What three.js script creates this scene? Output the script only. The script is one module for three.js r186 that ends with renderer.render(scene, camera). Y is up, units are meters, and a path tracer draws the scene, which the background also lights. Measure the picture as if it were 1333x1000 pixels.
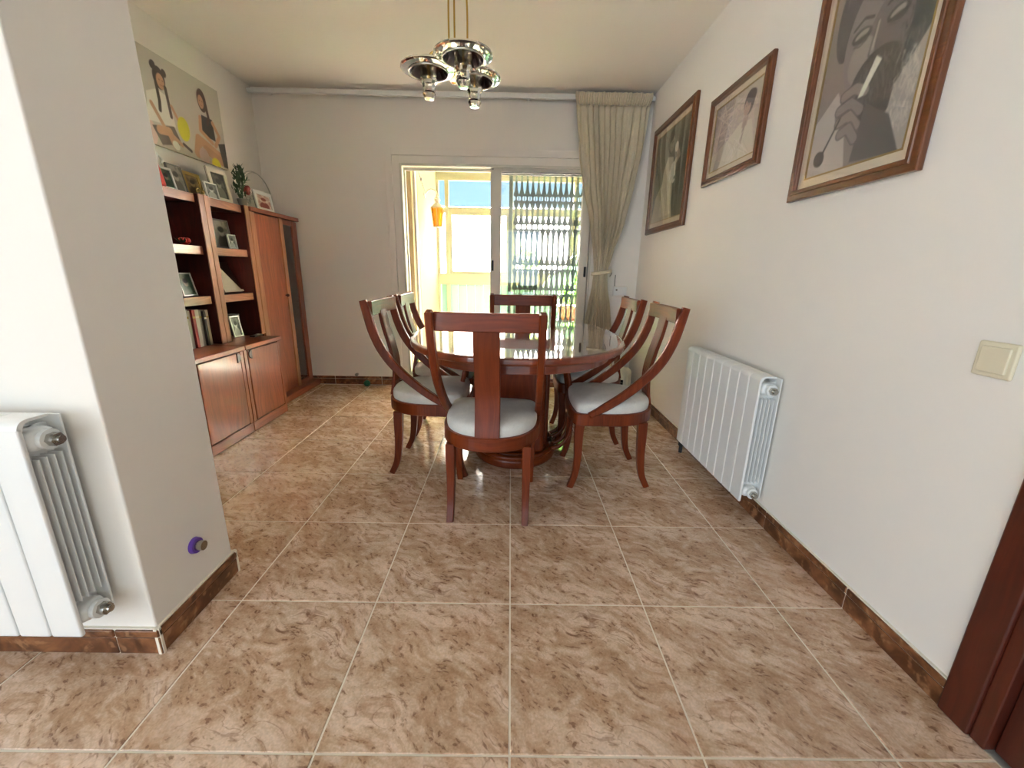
import * as THREE from 'three';
import { RoundedBoxGeometry } from 'three/addons/geometries/RoundedBoxGeometry.js';
import { RectAreaLightUniformsLib } from 'three/addons/lights/RectAreaLightUniformsLib.js';
import { mergeGeometries } from 'three/addons/utils/BufferGeometryUtils.js';

// ---------------------------------------------------------------- camera, sky, light, exposure
const scene = new THREE.Scene();
const camera = new THREE.PerspectiveCamera(2 * Math.atan(500 / 533.15) * 180 / Math.PI, 1333 / 1000, 0.05, 200);
camera.position.set(-0.0154, 1.078, 0.688);
camera.rotation.set(-0.26574, -0.00726, 0.01902, 'YXZ');
scene.add(camera);

const renderer = new THREE.WebGLRenderer({ antialias: true });
renderer.toneMapping = THREE.LinearToneMapping;
renderer.toneMappingExposure = 3.65;
renderer.shadowMap.enabled = true;
renderer.shadowMap.type = THREE.PCFSoftShadowMap;

{ // clear sky, paler toward the horizon
  const W = 64, H = 64, d = new Float32Array(W * H * 4);
  for (let j = 0; j < H; j++) {
    const el = (j + 0.5) / H * Math.PI - Math.PI / 2, t = Math.pow(Math.max(0, Math.sin(el)), 0.6);
    const c = [0.50 - 0.26 * t, 0.82 - 0.34 * t, 1.0 - 0.12 * t];
    for (let i = 0; i < W; i++) d.set([c[0] * SKY(), c[1] * SKY(), c[2] * SKY(), 1], (j * W + i) * 4);
  }
  const sky = new THREE.DataTexture(d, W, H, THREE.RGBAFormat, THREE.FloatType);
  sky.mapping = THREE.EquirectangularReflectionMapping; sky.magFilter = THREE.LinearFilter; sky.needsUpdate = true;
  scene.background = sky;
}
function SKY() { return 0.36; }
const sun = new THREE.DirectionalLight(new THREE.Color(1, 0.92, 0.82), 1300);
sun.position.set(-0.5, 7.5, -10.2); sun.target.position.set(0, 0, -4.7);
sun.castShadow = true; sun.shadow.mapSize.set(2048, 2048);
Object.assign(sun.shadow.camera, { left: -16, right: 16, top: 16, bottom: -16, near: 1, far: 60 });
scene.add(sun, sun.target);

RectAreaLightUniformsLib.init();
// daylight through the wide terrace window of the living room, behind the camera
const daylight = new THREE.RectAreaLight(new THREE.Color(0.86, 0.98, 1.12), 0.36, 3.9, 2.1);
daylight.position.set(-1.15, 1.22, 5.52); scene.add(daylight);
// daylight through the living room side window, out of frame on the left
const sideDaylight = new THREE.RectAreaLight(new THREE.Color(0.86, 0.98, 1.12), 1.5, 2.9, 2.1);
sideDaylight.position.set(-3.32, 1.22, 3.6); sideDaylight.rotation.y = -Math.PI / 2; scene.add(sideDaylight);

// ---------------------------------------------------------------- helpers
let seedState = 12345;
const rnd = () => { seedState = (seedState * 1664525 + 1013904223) >>> 0; return seedState / 4294967296; };
const rr = (a, b) => a + (b - a) * rnd();
const taken = new Map();
function numbered(n) { const k = taken.get(n) || 0; taken.set(n, k + 1); return k ? `${n}_${String(k).padStart(3, '0')}` : n; }
const prep = (g) => {
  let q = g.index ? g.toNonIndexed() : g;
  for (const k of Object.keys(q.attributes)) if (!['position', 'normal', 'uv'].includes(k)) q.deleteAttribute(k);
  if (!q.attributes.normal) q.computeVertexNormals();
  if (!q.attributes.uv) q.setAttribute('uv', new THREE.BufferAttribute(new Float32Array(q.attributes.position.count * 2), 2));
  return q;
};
// uv in metres, u along the grain
function metric(g, grain = 'x', ox = 0, oy = 0) {
  const p = g.attributes.position, n = g.attributes.normal, uv = g.attributes.uv, gi = 'xyz'.indexOf(grain);
  for (let t = 0; t < p.count; t += 3) {
    const s = [0, 0, 0];
    for (let k = 0; k < 3; k++) { s[0] += Math.abs(n.getX(t + k)); s[1] += Math.abs(n.getY(t + k)); s[2] += Math.abs(n.getZ(t + k)); }
    const dom = s.indexOf(Math.max(...s)), ax = [0, 1, 2].filter((a) => a !== dom);
    const ua = ax.includes(gi) ? gi : ax[0], va = ax.find((a) => a !== ua);
    for (let k = 0; k < 3; k++) uv.setXY(t + k, p.getComponent(t + k, ua) + ox, p.getComponent(t + k, va) + oy);
  }
  return g;
}
function mesh(name, geos, material, parent, o = {}) {
  geos = (Array.isArray(geos) ? geos : [geos]).map(prep);
  let g = geos.length > 1 ? mergeGeometries(geos) : geos[0];
  if (!o.keepUV) metric(g, o.grain || 'x', o.ox ?? rr(0, 3), o.oy ?? rr(0, 3));
  const m = new THREE.Mesh(g, material);
  m.castShadow = m.receiveShadow = true;
  m.name = parent ? name : numbered(name);
  (parent || scene).add(m);
  if (o.kind) m.userData.kind = o.kind;
  if (o.label) m.userData.label = o.label;
  return m;
}
const tag = (o, label, category, group, kind) => { Object.assign(o.userData, { label, category }); if (group) o.userData.group = group; if (kind) o.userData.kind = kind; return o; };
function thing(name, label, category, pos = [0, 0, 0], turn = 0, group, kind) {
  const g = new THREE.Group(); g.name = numbered(name); scene.add(g);
  g.position.set(...pos); g.rotation.y = turn;
  return tag(g, label, category, group, kind);
}
function dup(root, pos, turn, label) {
  const r = root.clone(); r.name = numbered(root.name.replace(/_\d{3}$/, '')); scene.add(r);
  r.position.set(...pos); r.rotation.y = turn; r.userData = { ...root.userData, label };
  return r;
}
const bx = (x0, x1, y0, y1, z0, z1, r = 0.003) => {
  const w = x1 - x0, h = y1 - y0, d = z1 - z0;
  const g = r > 0 ? new RoundedBoxGeometry(w, h, d, 1, Math.min(r, w / 2.01, h / 2.01, d / 2.01)) : new THREE.BoxGeometry(w, h, d);
  return g.translate((x0 + x1) / 2, (y0 + y1) / 2, (z0 + z1) / 2);
};
const cyl = (x, y, z, r0, r1, h, axis = 'y', seg = 20) => {
  const g = new THREE.CylinderGeometry(r1, r0, h, seg);
  if (axis === 'x') g.rotateZ(-Math.PI / 2); if (axis === 'z') g.rotateX(Math.PI / 2);
  return g.translate(x, y, z);
};
const lathe = (pts, seg = 32) => new THREE.LatheGeometry(pts.map(([r, y]) => new THREE.Vector2(r, y)), seg);
const curve = (pts) => new THREE.CatmullRomCurve3(pts.map((p) => new THREE.Vector3(...p)), false, 'centripetal');
const tube = (pts, r, seg = 24, rad = 8, closed = false) => new THREE.TubeGeometry(new THREE.CatmullRomCurve3(pts.map((p) => new THREE.Vector3(...p)), closed, 'centripetal'), seg, r, rad, closed);
// outline given in (z, y), extruded along x
function profile(pts, width, bevel = 0.003) {
  const s = new THREE.Shape(pts.map(([a, b]) => new THREE.Vector2(a, b)));
  const g = new THREE.ExtrudeGeometry(s, { depth: width - 2 * bevel, bevelEnabled: bevel > 0, bevelThickness: bevel, bevelSize: bevel, bevelOffset: -bevel, bevelSegments: 1 });
  g.translate(0, 0, bevel - width / 2);
  return g.applyMatrix4(new THREE.Matrix4().set(0, 0, -1, 0, 0, 1, 0, 0, 1, 0, 0, 0, 0, 0, 0, 1));
}
// band round a centre line of [z, y, thickness]
function band(line, n = 24) {
  const c = new THREE.CatmullRomCurve3(line.map(([z, y, t]) => new THREE.Vector3(z, y, t)), false, 'centripetal');
  const P = c.getPoints(n), a = [], b = [];
  P.forEach((p, i) => {
    const q = P[Math.max(0, i - 1)], r = P[Math.min(n, i + 1)], dx = r.x - q.x, dy = r.y - q.y, L = Math.hypot(dx, dy) || 1;
    a.push([p.x - dy / L * p.z / 2, p.y + dx / L * p.z / 2]); b.push([p.x + dy / L * p.z / 2, p.y - dx / L * p.z / 2]);
  });
  return a.concat(b.reverse());
}
const extrude = (shape, depth, bevel = 0, seg = 1, curveSegments = 24) => new THREE.ExtrudeGeometry(shape, { depth: depth - 2 * bevel, bevelEnabled: bevel > 0, bevelThickness: bevel, bevelSize: bevel, bevelOffset: -bevel, bevelSegments: seg, curveSegments }).translate(0, 0, bevel);
function rectHole(x0, x1, y0, y1, holes) {
  const s = new THREE.Shape([[x0, y0], [x1, y0], [x1, y1], [x0, y1]].map((p) => new THREE.Vector2(...p)));
  for (const [a, b, c, d] of holes) s.holes.push(new THREE.Path([[a, c], [a, d], [b, d], [b, c]].map((p) => new THREE.Vector2(...p))));
  return s;
}

// ---------------------------------------------------------------- textures
const RT = new Float32Array(65536); for (let i = 0; i < 65536; i++) RT[i] = rnd();
function vn(x, y, px, py, s) {
  const xi = Math.floor(x), yi = Math.floor(y), fx = x - xi, fy = y - yi, u = fx * fx * (3 - 2 * fx), v = fy * fy * (3 - 2 * fy);
  const h = (a, b) => RT[((((a % px) + px) % px) * 1327 + (((b % py) + py) % py) * 7919 + s * 3571) & 65535];
  const a = h(xi, yi), b = h(xi + 1, yi), c = h(xi, yi + 1), d = h(xi + 1, yi + 1);
  return a + (b - a) * u + (c - a) * v + (a - b - c + d) * u * v;
}
const fbm = (x, y, p, s, o = 4) => { let t = 0, a = 0.5, n = 0; for (let i = 0; i < o; i++) { t += a * vn(x, y, p, p, s + i * 17); n += a; x *= 2; y *= 2; p *= 2; a *= 0.5; } return t / n; };
function dataTex(W, H, f, srgb, rx = 1, ry = 1) {
  const d = new Uint8Array(W * H * 4);
  for (let j = 0; j < H; j++) for (let i = 0; i < W; i++) { const c = f(i / W, j / H), k = (j * W + i) * 4; d[k] = c[0]; d[k + 1] = c[1]; d[k + 2] = c[2]; d[k + 3] = 255; }
  const t = new THREE.DataTexture(d, W, H); t.wrapS = t.wrapT = THREE.RepeatWrapping; t.magFilter = THREE.LinearFilter;
  if (srgb) t.colorSpace = THREE.SRGBColorSpace; t.repeat.set(rx, ry); t.needsUpdate = true; return t;
}
const mix = (a, b, t) => a.map((v, i) => v + (b[i] - v) * t), sat = (x) => Math.min(1, Math.max(0, x));
// one picture covers 2 x 2 tiles of 0.45 m
const tileTex = dataTex(1024, 1024, (u, v) => {
  const x = u * 2, y = v * 2, N = 4096, f = (a, b, k, o) => fbm(a + 50, b + 50, N, k, o);
  const wx = f(x * 3, y * 3, 3, 3) - 0.5, wy = f(x * 3, y * 3, 9, 3) - 0.5;
  const p = x * 0.84 + y * 0.54 + wx * 0.22, q = y * 0.84 - x * 0.54 + wy * 0.22;
  const cloud = f(p * 4, q * 6, 21, 4), streak = f(p * 13, q * 27, 31, 4), fleck = f(p * 30, q * 62, 77, 3), grain = f(x * 110, y * 110, 41, 2);
  let c = mix([190, 158, 128], [222, 195, 170], sat((cloud - 0.3) * 2.4));
  c = mix(c, [166, 128, 96], sat((streak - 0.5) * 3.6) * 0.6);
  c = mix(c, [232, 212, 194], sat((0.43 - streak) * 4.5) * 0.5);
  c = mix(c, [112, 78, 58], sat((fleck - 0.62) * 9) * 0.6 * sat((streak - 0.40) * 4));
  c = mix(c, [118, 80, 60], sat(1 - Math.abs(f(p * 4 + wx * 3, q * 7, 55, 4) - 0.5) * 60) * 0.35 * sat((cloud - 0.45) * 6));
  return c.map((t) => t + (grain - 0.5) * 30);
}, true, 1 / 0.9, 1 / 0.9);
const skirtTex = dataTex(512, 512, (u, v) => {
  const w = fbm(u * 5, v * 5, 5, 5, 3) * 2, m = fbm(u * 9 + w, v * 9 + w, 9, 8, 5);
  let c = mix([84, 48, 26], [150, 98, 62], sat((m - 0.35) * 2.6));
  c = mix(c, [186, 142, 104], sat((fbm(u * 20 + w, v * 20, 20, 15, 3) - 0.62) * 6) * 0.6);
  return c;
}, true, 2.2, 2.2);
const woodTex = dataTex(1024, 1024, (u, v) => {
  const w = fbm(u * 3, v * 6, 3, 2, 3) - 0.5;
  const a = vn(u * 6, v * 90 + w * 12, 6, 90, 6), b = vn(u * 16, v * 260 + w * 18, 16, 260, 8), c = fbm(u * 4 + w, v * 12, 4, 12, 3);
  const t = 0.70 + 0.16 * a + 0.08 * b + 0.16 * (c - 0.3), k = Math.min(255, 255 * t);
  return [k, k * 0.985, k * 0.97];
}, true, 0.9, 1.3);
const plasterBump = dataTex(512, 512, (u, v) => { const k = 255 * (0.5 * fbm(u * 60, v * 60, 60, 4, 3) + 0.5 * fbm(u * 14, v * 14, 14, 14, 3)); return [k, k, k]; }, false, 1.2, 1.2);
const clothTex = dataTex(512, 512, (u, v) => {
  const w = 0.5 + 0.25 * Math.sin(u * Math.PI * 2 * 128) * 1 + 0.25 * Math.sin(v * Math.PI * 2 * 128), k = 255 * (0.86 + 0.08 * w * vn(u * 200, v * 200, 200, 200, 3) + 0.06 * fbm(u * 12, v * 12, 12, 33, 3)); return [k, k, k];
}, true, 3, 3);
function paint(w, h, draw, soft = 4) {
  const c = document.createElement('canvas'); c.width = w; c.height = h; const g = c.getContext('2d');
  draw(g, w, h); if (soft) { const d = document.createElement('canvas'); d.width = w; d.height = h; const e = d.getContext('2d'); e.drawImage(c, 0, 0); g.globalAlpha = 0.12; for (let k = 1; k < 26; k++) { const a = k * 2.4, r = soft * Math.sqrt(k / 26); g.drawImage(d, r * Math.cos(a), r * Math.sin(a)); } g.globalAlpha = 1; }
  const t = new THREE.CanvasTexture(c); t.colorSpace = THREE.SRGBColorSpace; t.magFilter = THREE.LinearFilter; return t;
}
const blob = (g, col, x, y, rx, ry, rot = 0) => { g.fillStyle = col; g.beginPath(); g.ellipse(x, y, rx, ry, rot, 0, 7); g.fill(); };
const poly = (g, col, pts) => { g.fillStyle = col; g.beginPath(); pts.forEach(([x, y], i) => (i ? g.lineTo(x, y) : g.moveTo(x, y))); g.closePath(); g.fill(); };
const stroke = (g, col, lw, pts) => { g.strokeStyle = col; g.lineWidth = lw; g.lineCap = g.lineJoin = 'round'; g.beginPath(); pts.forEach(([x, y], i) => (i ? g.lineTo(x, y) : g.moveTo(x, y))); g.stroke(); };

// ---------------------------------------------------------------- materials
const std = (color, roughness = 0.6, o = {}) => new THREE.MeshPhysicalMaterial({ color, roughness, side: THREE.DoubleSide, ...o });
const M = {
  wall: std('#f5efe6', 0.9, { bumpMap: plasterBump, bumpScale: 0.00035 }),
  ceiling: std('#f9f4ec', 0.92, { bumpMap: plasterBump, bumpScale: 0.0003 }),
  tile: std('#ffffff', 0.13, { map: tileTex, specularIntensity: 1 }),
  grout: std('#f0e6d4', 0.85),
  skirt: std('#ffffff', 0.28, { map: skirtTex }),
  chair: std('#82350f', 0.42, { map: woodTex, specularIntensity: 0.6, clearcoat: 0.2, clearcoatRoughness: 0.15 }),
  table: std('#8a3812', 0.35, { map: woodTex, clearcoat: 1, clearcoatRoughness: 0.04 }),
  cab: std('#a35431', 0.4, { map: woodTex, clearcoat: 0.6, clearcoatRoughness: 0.16 }),
  cabEdgeSheen: std('#c4845e', 0.3, { map: woodTex, clearcoat: 0.8, clearcoatRoughness: 0.15 }),  // paler copy of the cabinet wood, window sheen put into the colour
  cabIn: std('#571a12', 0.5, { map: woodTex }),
  cabDark: std('#4a1c10', 0.4, { map: woodTex }),
  door: std('#5e2210', 0.42, { map: woodTex, clearcoat: 0.3, clearcoatRoughness: 0.3 }),
  frame: std('#7a4118', 0.32, { map: woodTex, clearcoat: 0.5, clearcoatRoughness: 0.2 }),
  fabric: std('#efece5', 0.95, { map: clothTex }),
  curtain: std('#f5e6c8', 0.95, { map: clothTex }),
  white: std('#efeeea', 0.35), radiator: std('#f1f1ee', 0.3, { clearcoat: 0.3, clearcoatRoughness: 0.2 }),
  alu: std('#ded9cc', 0.42), aluOut: std('#87856e', 0.5), cream: std('#e6dcc0', 0.5), black: std('#161412', 0.5),
  steel: std('#b9b6ae', 0.25, { metalness: 1 }), gold: std('#c2a25c', 0.22, { metalness: 1 }), darkMetal: std('#2a0f14', 0.14, { metalness: 0.4, clearcoat: 1, clearcoatRoughness: 0.05 }),
  glass: std('#ffffff', 0, { transmission: 1, thickness: 0, ior: 1.5 }), clearGlass: std('#ffffff', 0, { transmission: 1, thickness: 0, ior: 1.5, specularIntensity: 0.15 }),
  crystal: std('#ffffff', 0.03, { transmission: 1, thickness: 0.02, ior: 1.5, flatShading: true }),
  mount: std('#d9c9b2', 0.85), gilt: std('#a8894a', 0.4, { metalness: 0.6 }),
  gate: std('#4f6457', 0.5), balcony: std('#a5926f', 0.85, { bumpMap: plasterBump, bumpScale: 0.0004 }), sheet: std('#c9c3b6', 0.5),
  mint: std('#6d8c78', 0.8, { transmission: 0.1, thickness: 0 }), slat: std('#f6f6f6', 1.0, { transmission: 0.85, thickness: 0 }),
  leaf: std('#5f8f3a', 0.6, { transmission: 0.3, thickness: 0 }), leafDark: std('#2f4a2c', 0.6), leafPale: std('#b9d06a', 0.6, { transmission: 0.35, thickness: 0 }),
  terracotta: std('#8a5030', 0.8), blueCloth: std('#9fb8cc', 0.9), yellow: std('#e09510', 0.25, { transmission: 0.35, thickness: 0 }),
  red: std('#b02a1c', 0.6), paper: std('#e9e2cf', 0.9), silver: std('#c6c2b8', 0.3, { metalness: 0.8 }), pale: std('#e4ddc9', 0.5), grey: std('#8e8a80', 0.7),
  facade: std('#f3efe4', 0.9), ground: std('#b9b2a2', 0.95), pane: std('#6f8590', 0.1), green: std('#0f6b43', 0.45), purple: std('#6a3fb0', 0.4),
};

// ================================================================ THE SETTING
const XR = 1.135, XL = -2.165, ZB = -3.17, HC = 2.5, PX = -1.008, PZ0 = -0.585, PZ1 = -0.258;
const S = (o, label, cat) => tag(o, label, cat, null, 'structure');
// floor of glazed tiles in a bed of pale grout
{
  const floor = S(thing('floor', 'glossy brown marbled floor tiles with pale grout lines', 'floor'), 'glossy brown marbled floor tiles with pale grout lines', 'floor');
  mesh('grout_bed', [bx(-3.5, XR + 0.1, -0.1, -0.0022, -3.3, 5.75, 0)], M.grout, floor);
  const T = 0.45, J = 0.0027, rest = [];
  const tile = (x0, x1, z0, z1, i, j) => {
    const w = x1 - x0, d = z1 - z0, b = 0.0012, y = 0, yl = -0.008;
    const P = [], N = [], U = [], uo = (((i * 7 + j * 3) % 2) + 2) % 2 * 0.45, vo = (((i + j * 5) % 2) + 2) % 2 * 0.45, flip = ((i * 3 + j) % 3 + 3) % 3 === 1;
    const ring = (o, yy) => [[x0 + o, yy, z0 + o], [x1 - o, yy, z0 + o], [x1 - o, yy, z1 - o], [x0 + o, yy, z1 - o]];
    const A = ring(b, y), B = ring(0, y - b), C = ring(0, yl);
    const quad = (a, bb, c, dd, n) => { for (const q of [a, dd, c, a, c, bb]) { P.push(...q); N.push(...n); const lx = q[0] - i * T, lz = q[2] - j * T; U.push(uo + (flip ? T - lx : lx), vo + (flip ? T - lz : lz)); } };
    quad(A[0], A[1], A[2], A[3], [0, 1, 0]);
    const nn = [[0, 0.7, -0.7], [0.7, 0.7, 0], [0, 0.7, 0.7], [-0.7, 0.7, 0]], ns = [[0, 0, -1], [1, 0, 0], [0, 0, 1], [-1, 0, 0]];
    for (let k = 0; k < 4; k++) { const l = (k + 1) % 4; quad(A[l], A[k], B[k], B[l], nn[k]); quad(B[l], B[k], C[k], C[l], ns[k]); }
    const g = new THREE.BufferGeometry();
    g.setAttribute('position', new THREE.Float32BufferAttribute(P, 3)); g.setAttribute('normal', new THREE.Float32BufferAttribute(N, 3)); g.setAttribute('uv', new THREE.Float32BufferAttribute(U, 2));
    return g;
  };
  for (let j = -8; j < 13; j++) for (let i = -8; i < 3; i++) {
    const x0 = Math.max(i * T + J, -3.4), x1 = Math.min((i + 1) * T - J, XR - 0.004), z0 = Math.max(j * T + J, ZB + 0.004), z1 = Math.min((j + 1) * T - J, 5.6);
    if (x1 - x0 < 0.02 || z1 - z0 < 0.02) continue;
    if (x1 < XL && z1 < PZ1) continue;
    const g = tile(x0, x1, z0, z1, i, j);
    if (z0 > 0.4 || x1 < -2.3) rest.push(g); else mesh('tile', g, M.tile, floor, { keepUV: true });
  }
  mesh('tile_field', rest, M.tile, floor, { keepUV: true, kind: 'stuff' });
}
S(mesh('ceiling', bx(-3.6, XR + 0.2, HC, HC + 0.2, ZB - 0.2, 7.2, 0), M.ceiling), 'plain off-white ceiling above the dining area', 'ceiling');  // slab runs on past the rear wall, an unseen overhang added to block sun
const SLX0 = -0.985, SLX1 = 0.70, SLY0 = 0.1, SLY1 = 1.96;      // balcony door opening
S(mesh('wall_back', extrude(rectHole(XL - 0.2, XR + 0.2, 0, HC, [[SLX0, SLX1, SLY0, SLY1]]), 0.2).translate(0, 0, ZB - 0.2), M.wall), 'off-white plaster wall around the balcony door', 'wall');
S(mesh('wall_left', bx(XL - 0.2, XL, 0, HC, ZB, PZ0, 0), M.wall), 'off-white plaster wall behind the wooden wall unit', 'wall');
S(mesh('wall_right', extrude(rectHole(-5.8, 3.37, 0, HC, [[-0.92, 0.055, 0, 2.06]]), 0.16).rotateY(Math.PI / 2).translate(XR, 0, 0), M.wall), 'long off-white plaster wall hung with three framed pictures', 'wall');
S(mesh('wall_partition', bx(-3.6, PX, 0, HC, PZ0, PZ1, 0.006), M.wall), 'projecting plaster wall end behind the left radiator', 'wall');
S(mesh('wall_living', extrude(rectHole(-5.6, -PZ1, 0, HC, [[-5.1, -1.5, 0.12, 2.3]]), 0.2).rotateY(Math.PI / 2).translate(-3.6, 0, 0), M.wall), 'plaster wall of the living area outside the frame', 'wall');
S(mesh('wall_rear', extrude(rectHole(-3.6, XR + 0.16, 0, HC, [[-3.15, 0.85, 0.12, 2.3]]), 0.2).translate(0, 0, 5.6), M.wall), 'plaster wall with the terrace window behind the viewer', 'wall');
{ // terrace window behind the camera
  const w = S(thing('window_1', '', ''), 'wide aluminium terrace window behind the viewer', 'window');
  const g = [bx(-3.15, 0.85, 0.12, 0.18, 5.66, 5.72), bx(-3.15, 0.85, 2.24, 2.3, 5.66, 5.72)];
  for (const x of [-3.15, -1.18, 0.79]) g.push(bx(x, x + 0.06, 0.18, 2.24, 5.66, 5.72));
  mesh('frame', g, M.alu, w);
  for (const x of [-3.09, -1.12]) mesh('pane', bx(x, x + 1.91, 0.18, 2.24, 5.688, 5.69, 0), M.glass, w);
}
{
  const w = S(thing('window_3', '', ''), 'wide aluminium side window of the living area out of frame', 'window');
  const g = [bx(-3.53, -3.47, 0.12, 0.18, 1.5, 5.1), bx(-3.53, -3.47, 2.24, 2.3, 1.5, 5.1)];
  for (const z of [1.5, 3.27, 5.04]) g.push(bx(-3.53, -3.47, 0.18, 2.24, z, z + 0.06));
  mesh('frame', g, M.alu, w);
  for (const z of [1.56, 3.33]) mesh('pane', bx(-3.501, -3.499, 0.18, 2.24, z, z + 1.71, 0), M.glass, w);
}
// skirting of brown tiles with a ridged upper edge and pale joints
function skirting(name, label, run) {
  const b = S(thing(name, '', ''), label, 'skirting');
  for (const [ax, fixed, dir, a0, a1, j0] of run) {   // along ax, face at fixed, facing dir
    const L = 0.45, t = 0.011, y1 = 0.083;
    let cuts = []; for (let q = j0; q < a1; q += L) if (q > a0) cuts.push(q); cuts = [a0, ...cuts, a1];
    const back = (u0, u1, y0, yy, d0, d1, r) => (ax === 'x' ? bx(u0, u1, y0, yy, Math.min(fixed + dir * d0, fixed + dir * d1), Math.max(fixed + dir * d0, fixed + dir * d1), r) : bx(Math.min(fixed + dir * d0, fixed + dir * d1), Math.max(fixed + dir * d0, fixed + dir * d1), y0, yy, u0, u1, r));
    mesh('grout', [back(a0, a1, 0.0, y1 + 0.004, 0, t - 0.003, 0)], M.grout, b);
    for (let k = 0; k < cuts.length - 1; k++) {
      const u0 = cuts[k] + 0.002, u1 = cuts[k + 1] - 0.002; if (u1 - u0 < 0.01) continue;
      mesh('tile', [back(u0, u1, 0.002, 0.056, 0, t, 0.001), back(u0, u1, 0.0585, y1, 0, t + 0.002, 0.004)], M.skirt, b, { grain: ax });
    }
  }
}
skirting('baseboard_right', 'brown tile skirting along the right wall under the radiator', [['z', XR, -1, ZB + 0.012, -0.125, -3.15]]);
skirting('baseboard_back', 'brown tile skirting along the back wall below the balcony door', [['x', ZB, 1, XL, XR - 0.012, -2.25 + 0.1]]);
skirting('baseboard_left', 'brown tile skirting on the wall beside the low cabinets', [['z', XL, 1, -1.02, PZ0 - 0.012, -0.9], ['x', PZ0, -1, XL + 0.012, PX + 0.013, -1.8]]);
skirting('baseboard_partition', 'brown tile skirting around the projecting wall end', [['x', PZ1, 1, -3.4, PX + 0.013, -3.37], ['z', PX, 1, PZ0 - 0.012, PZ1 + 0.012, 9]]);
{ // dark wooden door in the right wall
  const d = S(thing('door_1', '', ''), 'dark reddish wooden door and casing at the right edge', 'door');
  mesh('casing', [bx(XR - 0.018, XR + 0.012, 0.002, 2.14, -0.125, -0.052, 0.006), bx(XR - 0.018, XR + 0.012, 0.002, 2.14, 0.917, 0.99, 0.006), bx(XR - 0.018, XR + 0.012, 2.062, 2.14, -0.051, 0.916, 0.006)], M.door, d, { grain: 'y' });
  mesh('jamb', [bx(XR - 0.01, XR + 0.15, 0.002, 2.055, -0.053, -0.02, 0.004), bx(XR - 0.01, XR + 0.15, 0.002, 2.055, 0.885, 0.918, 0.004)], M.door, d, { grain: 'y' });
  mesh('leaf', [bx(XR + 0.012, XR + 0.05, 0.005, 2.05, -0.018, 0.883, 0.004)], M.door, d, { grain: 'y' });
  for (const [y0, y1] of [[0.16, 0.86], [1.0, 1.92]]) mesh('panel', bx(XR - 0.0, XR + 0.02, y0, y1, 0.11, 0.75, 0.01), M.door, d, { grain: 'y' });
  mesh('handle', [cyl(XR - 0.025, 1.02, 0.82, 0.009, 0.009, 0.07, 'x'), bx(XR - 0.065, XR - 0.05, 1.011, 1.029, 0.70, 0.83, 0.006)], M.gold, d);
}

// ---------------------------------------------------------------- balcony door
{
  const t = S(thing('trim_1', '', ''), 'painted flat surround of the balcony door', 'trim');
  const ring = (x0, x1, y1, w, z0, z1) => [bx(x0, x0 + w, 0.086, y1, z0, z1, 0.002), bx(x1 - w, x1, 0.086, y1, z0, z1, 0.002), bx(x0 + w, x1 - w, y1 - w, y1, z0, z1, 0.002)];
  mesh('outer_board', ring(-1.10, 0.815, 2.075, 0.055, ZB, ZB + 0.012), M.wall, t);
  mesh('inner_board', ring(-1.043, 0.758, 2.018, 0.058, ZB, ZB + 0.006), M.wall, t);
  const d = S(thing('door_2', '', ''), 'sliding aluminium balcony door, one half open', 'door');
  mesh('frame', [bx(SLX0, SLX0 + 0.022, SLY0, SLY1, ZB - 0.15, ZB + 0.01), bx(SLX1 - 0.02, SLX1, SLY0, SLY1, ZB - 0.15, ZB + 0.01), bx(SLX0 + 0.022, SLX1 - 0.02, SLY1 - 0.022, SLY1, ZB - 0.15, ZB + 0.01), bx(SLX0 + 0.022, SLX1 - 0.02, SLY0, SLY0 + 0.03, ZB - 0.15, ZB + 0.01),
    bx(SLX0 + 0.022, SLX0 + 0.034, SLY0 + 0.03, SLY1 - 0.022, ZB - 0.075, ZB - 0.06), bx(SLX0 + 0.034, -0.2, SLY1 - 0.045, SLY1 - 0.022, ZB - 0.075, ZB - 0.06)], M.alu, d);
  const sash = (x0, x1, z0, z1, st, handles) => {
    const s = mesh('sash', [bx(x0, x0 + st, SLY0 + 0.032, SLY1 - 0.003, z0, z1, 0.004), bx(x1 - 0.075, x1, SLY0 + 0.032, SLY1 - 0.003, z0, z1, 0.004), bx(x0 + st, x1 - 0.075, SLY1 - 0.05, SLY1 - 0.003, z0, z1, 0.004), bx(x0 + st, x1 - 0.075, SLY0 + 0.032, SLY0 + 0.12, z0, z1, 0.004)], M.alu, d);
    mesh('pane', bx(x0 + st, x1 - 0.075, SLY0 + 0.12, SLY1 - 0.05, (z0 + z1) / 2, (z0 + z1) / 2 + 0.002, 0), M.glass, s);
    mesh('gasket', [bx(x0 + st, x1 - 0.075, SLY1 - 0.056, SLY1 - 0.05, z0 + 0.004, z1 - 0.004, 0)], M.black, s);
    if (handles) mesh('handle', [bx(x0 + 0.012, x0 + 0.03, 1.09, 1.18, z1 - 0.002, z1 + 0.006, 0.002), bx(x0 + 0.016, x0 + 0.024, 1.925, 1.955, z1 - 0.002, z1 + 0.003, 0.001), bx(x1 - 0.03, x1 - 0.012, 1.05, 1.14, z1 - 0.002, z1 + 0.02, 0.004)], M.black, s);
  };
  sash(-0.205, 0.675, ZB - 0.045, ZB - 0.012, 0.093, true);
  sash(-0.19, 0.68, ZB - 0.115, ZB - 0.085, 0.075, false);
}
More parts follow.
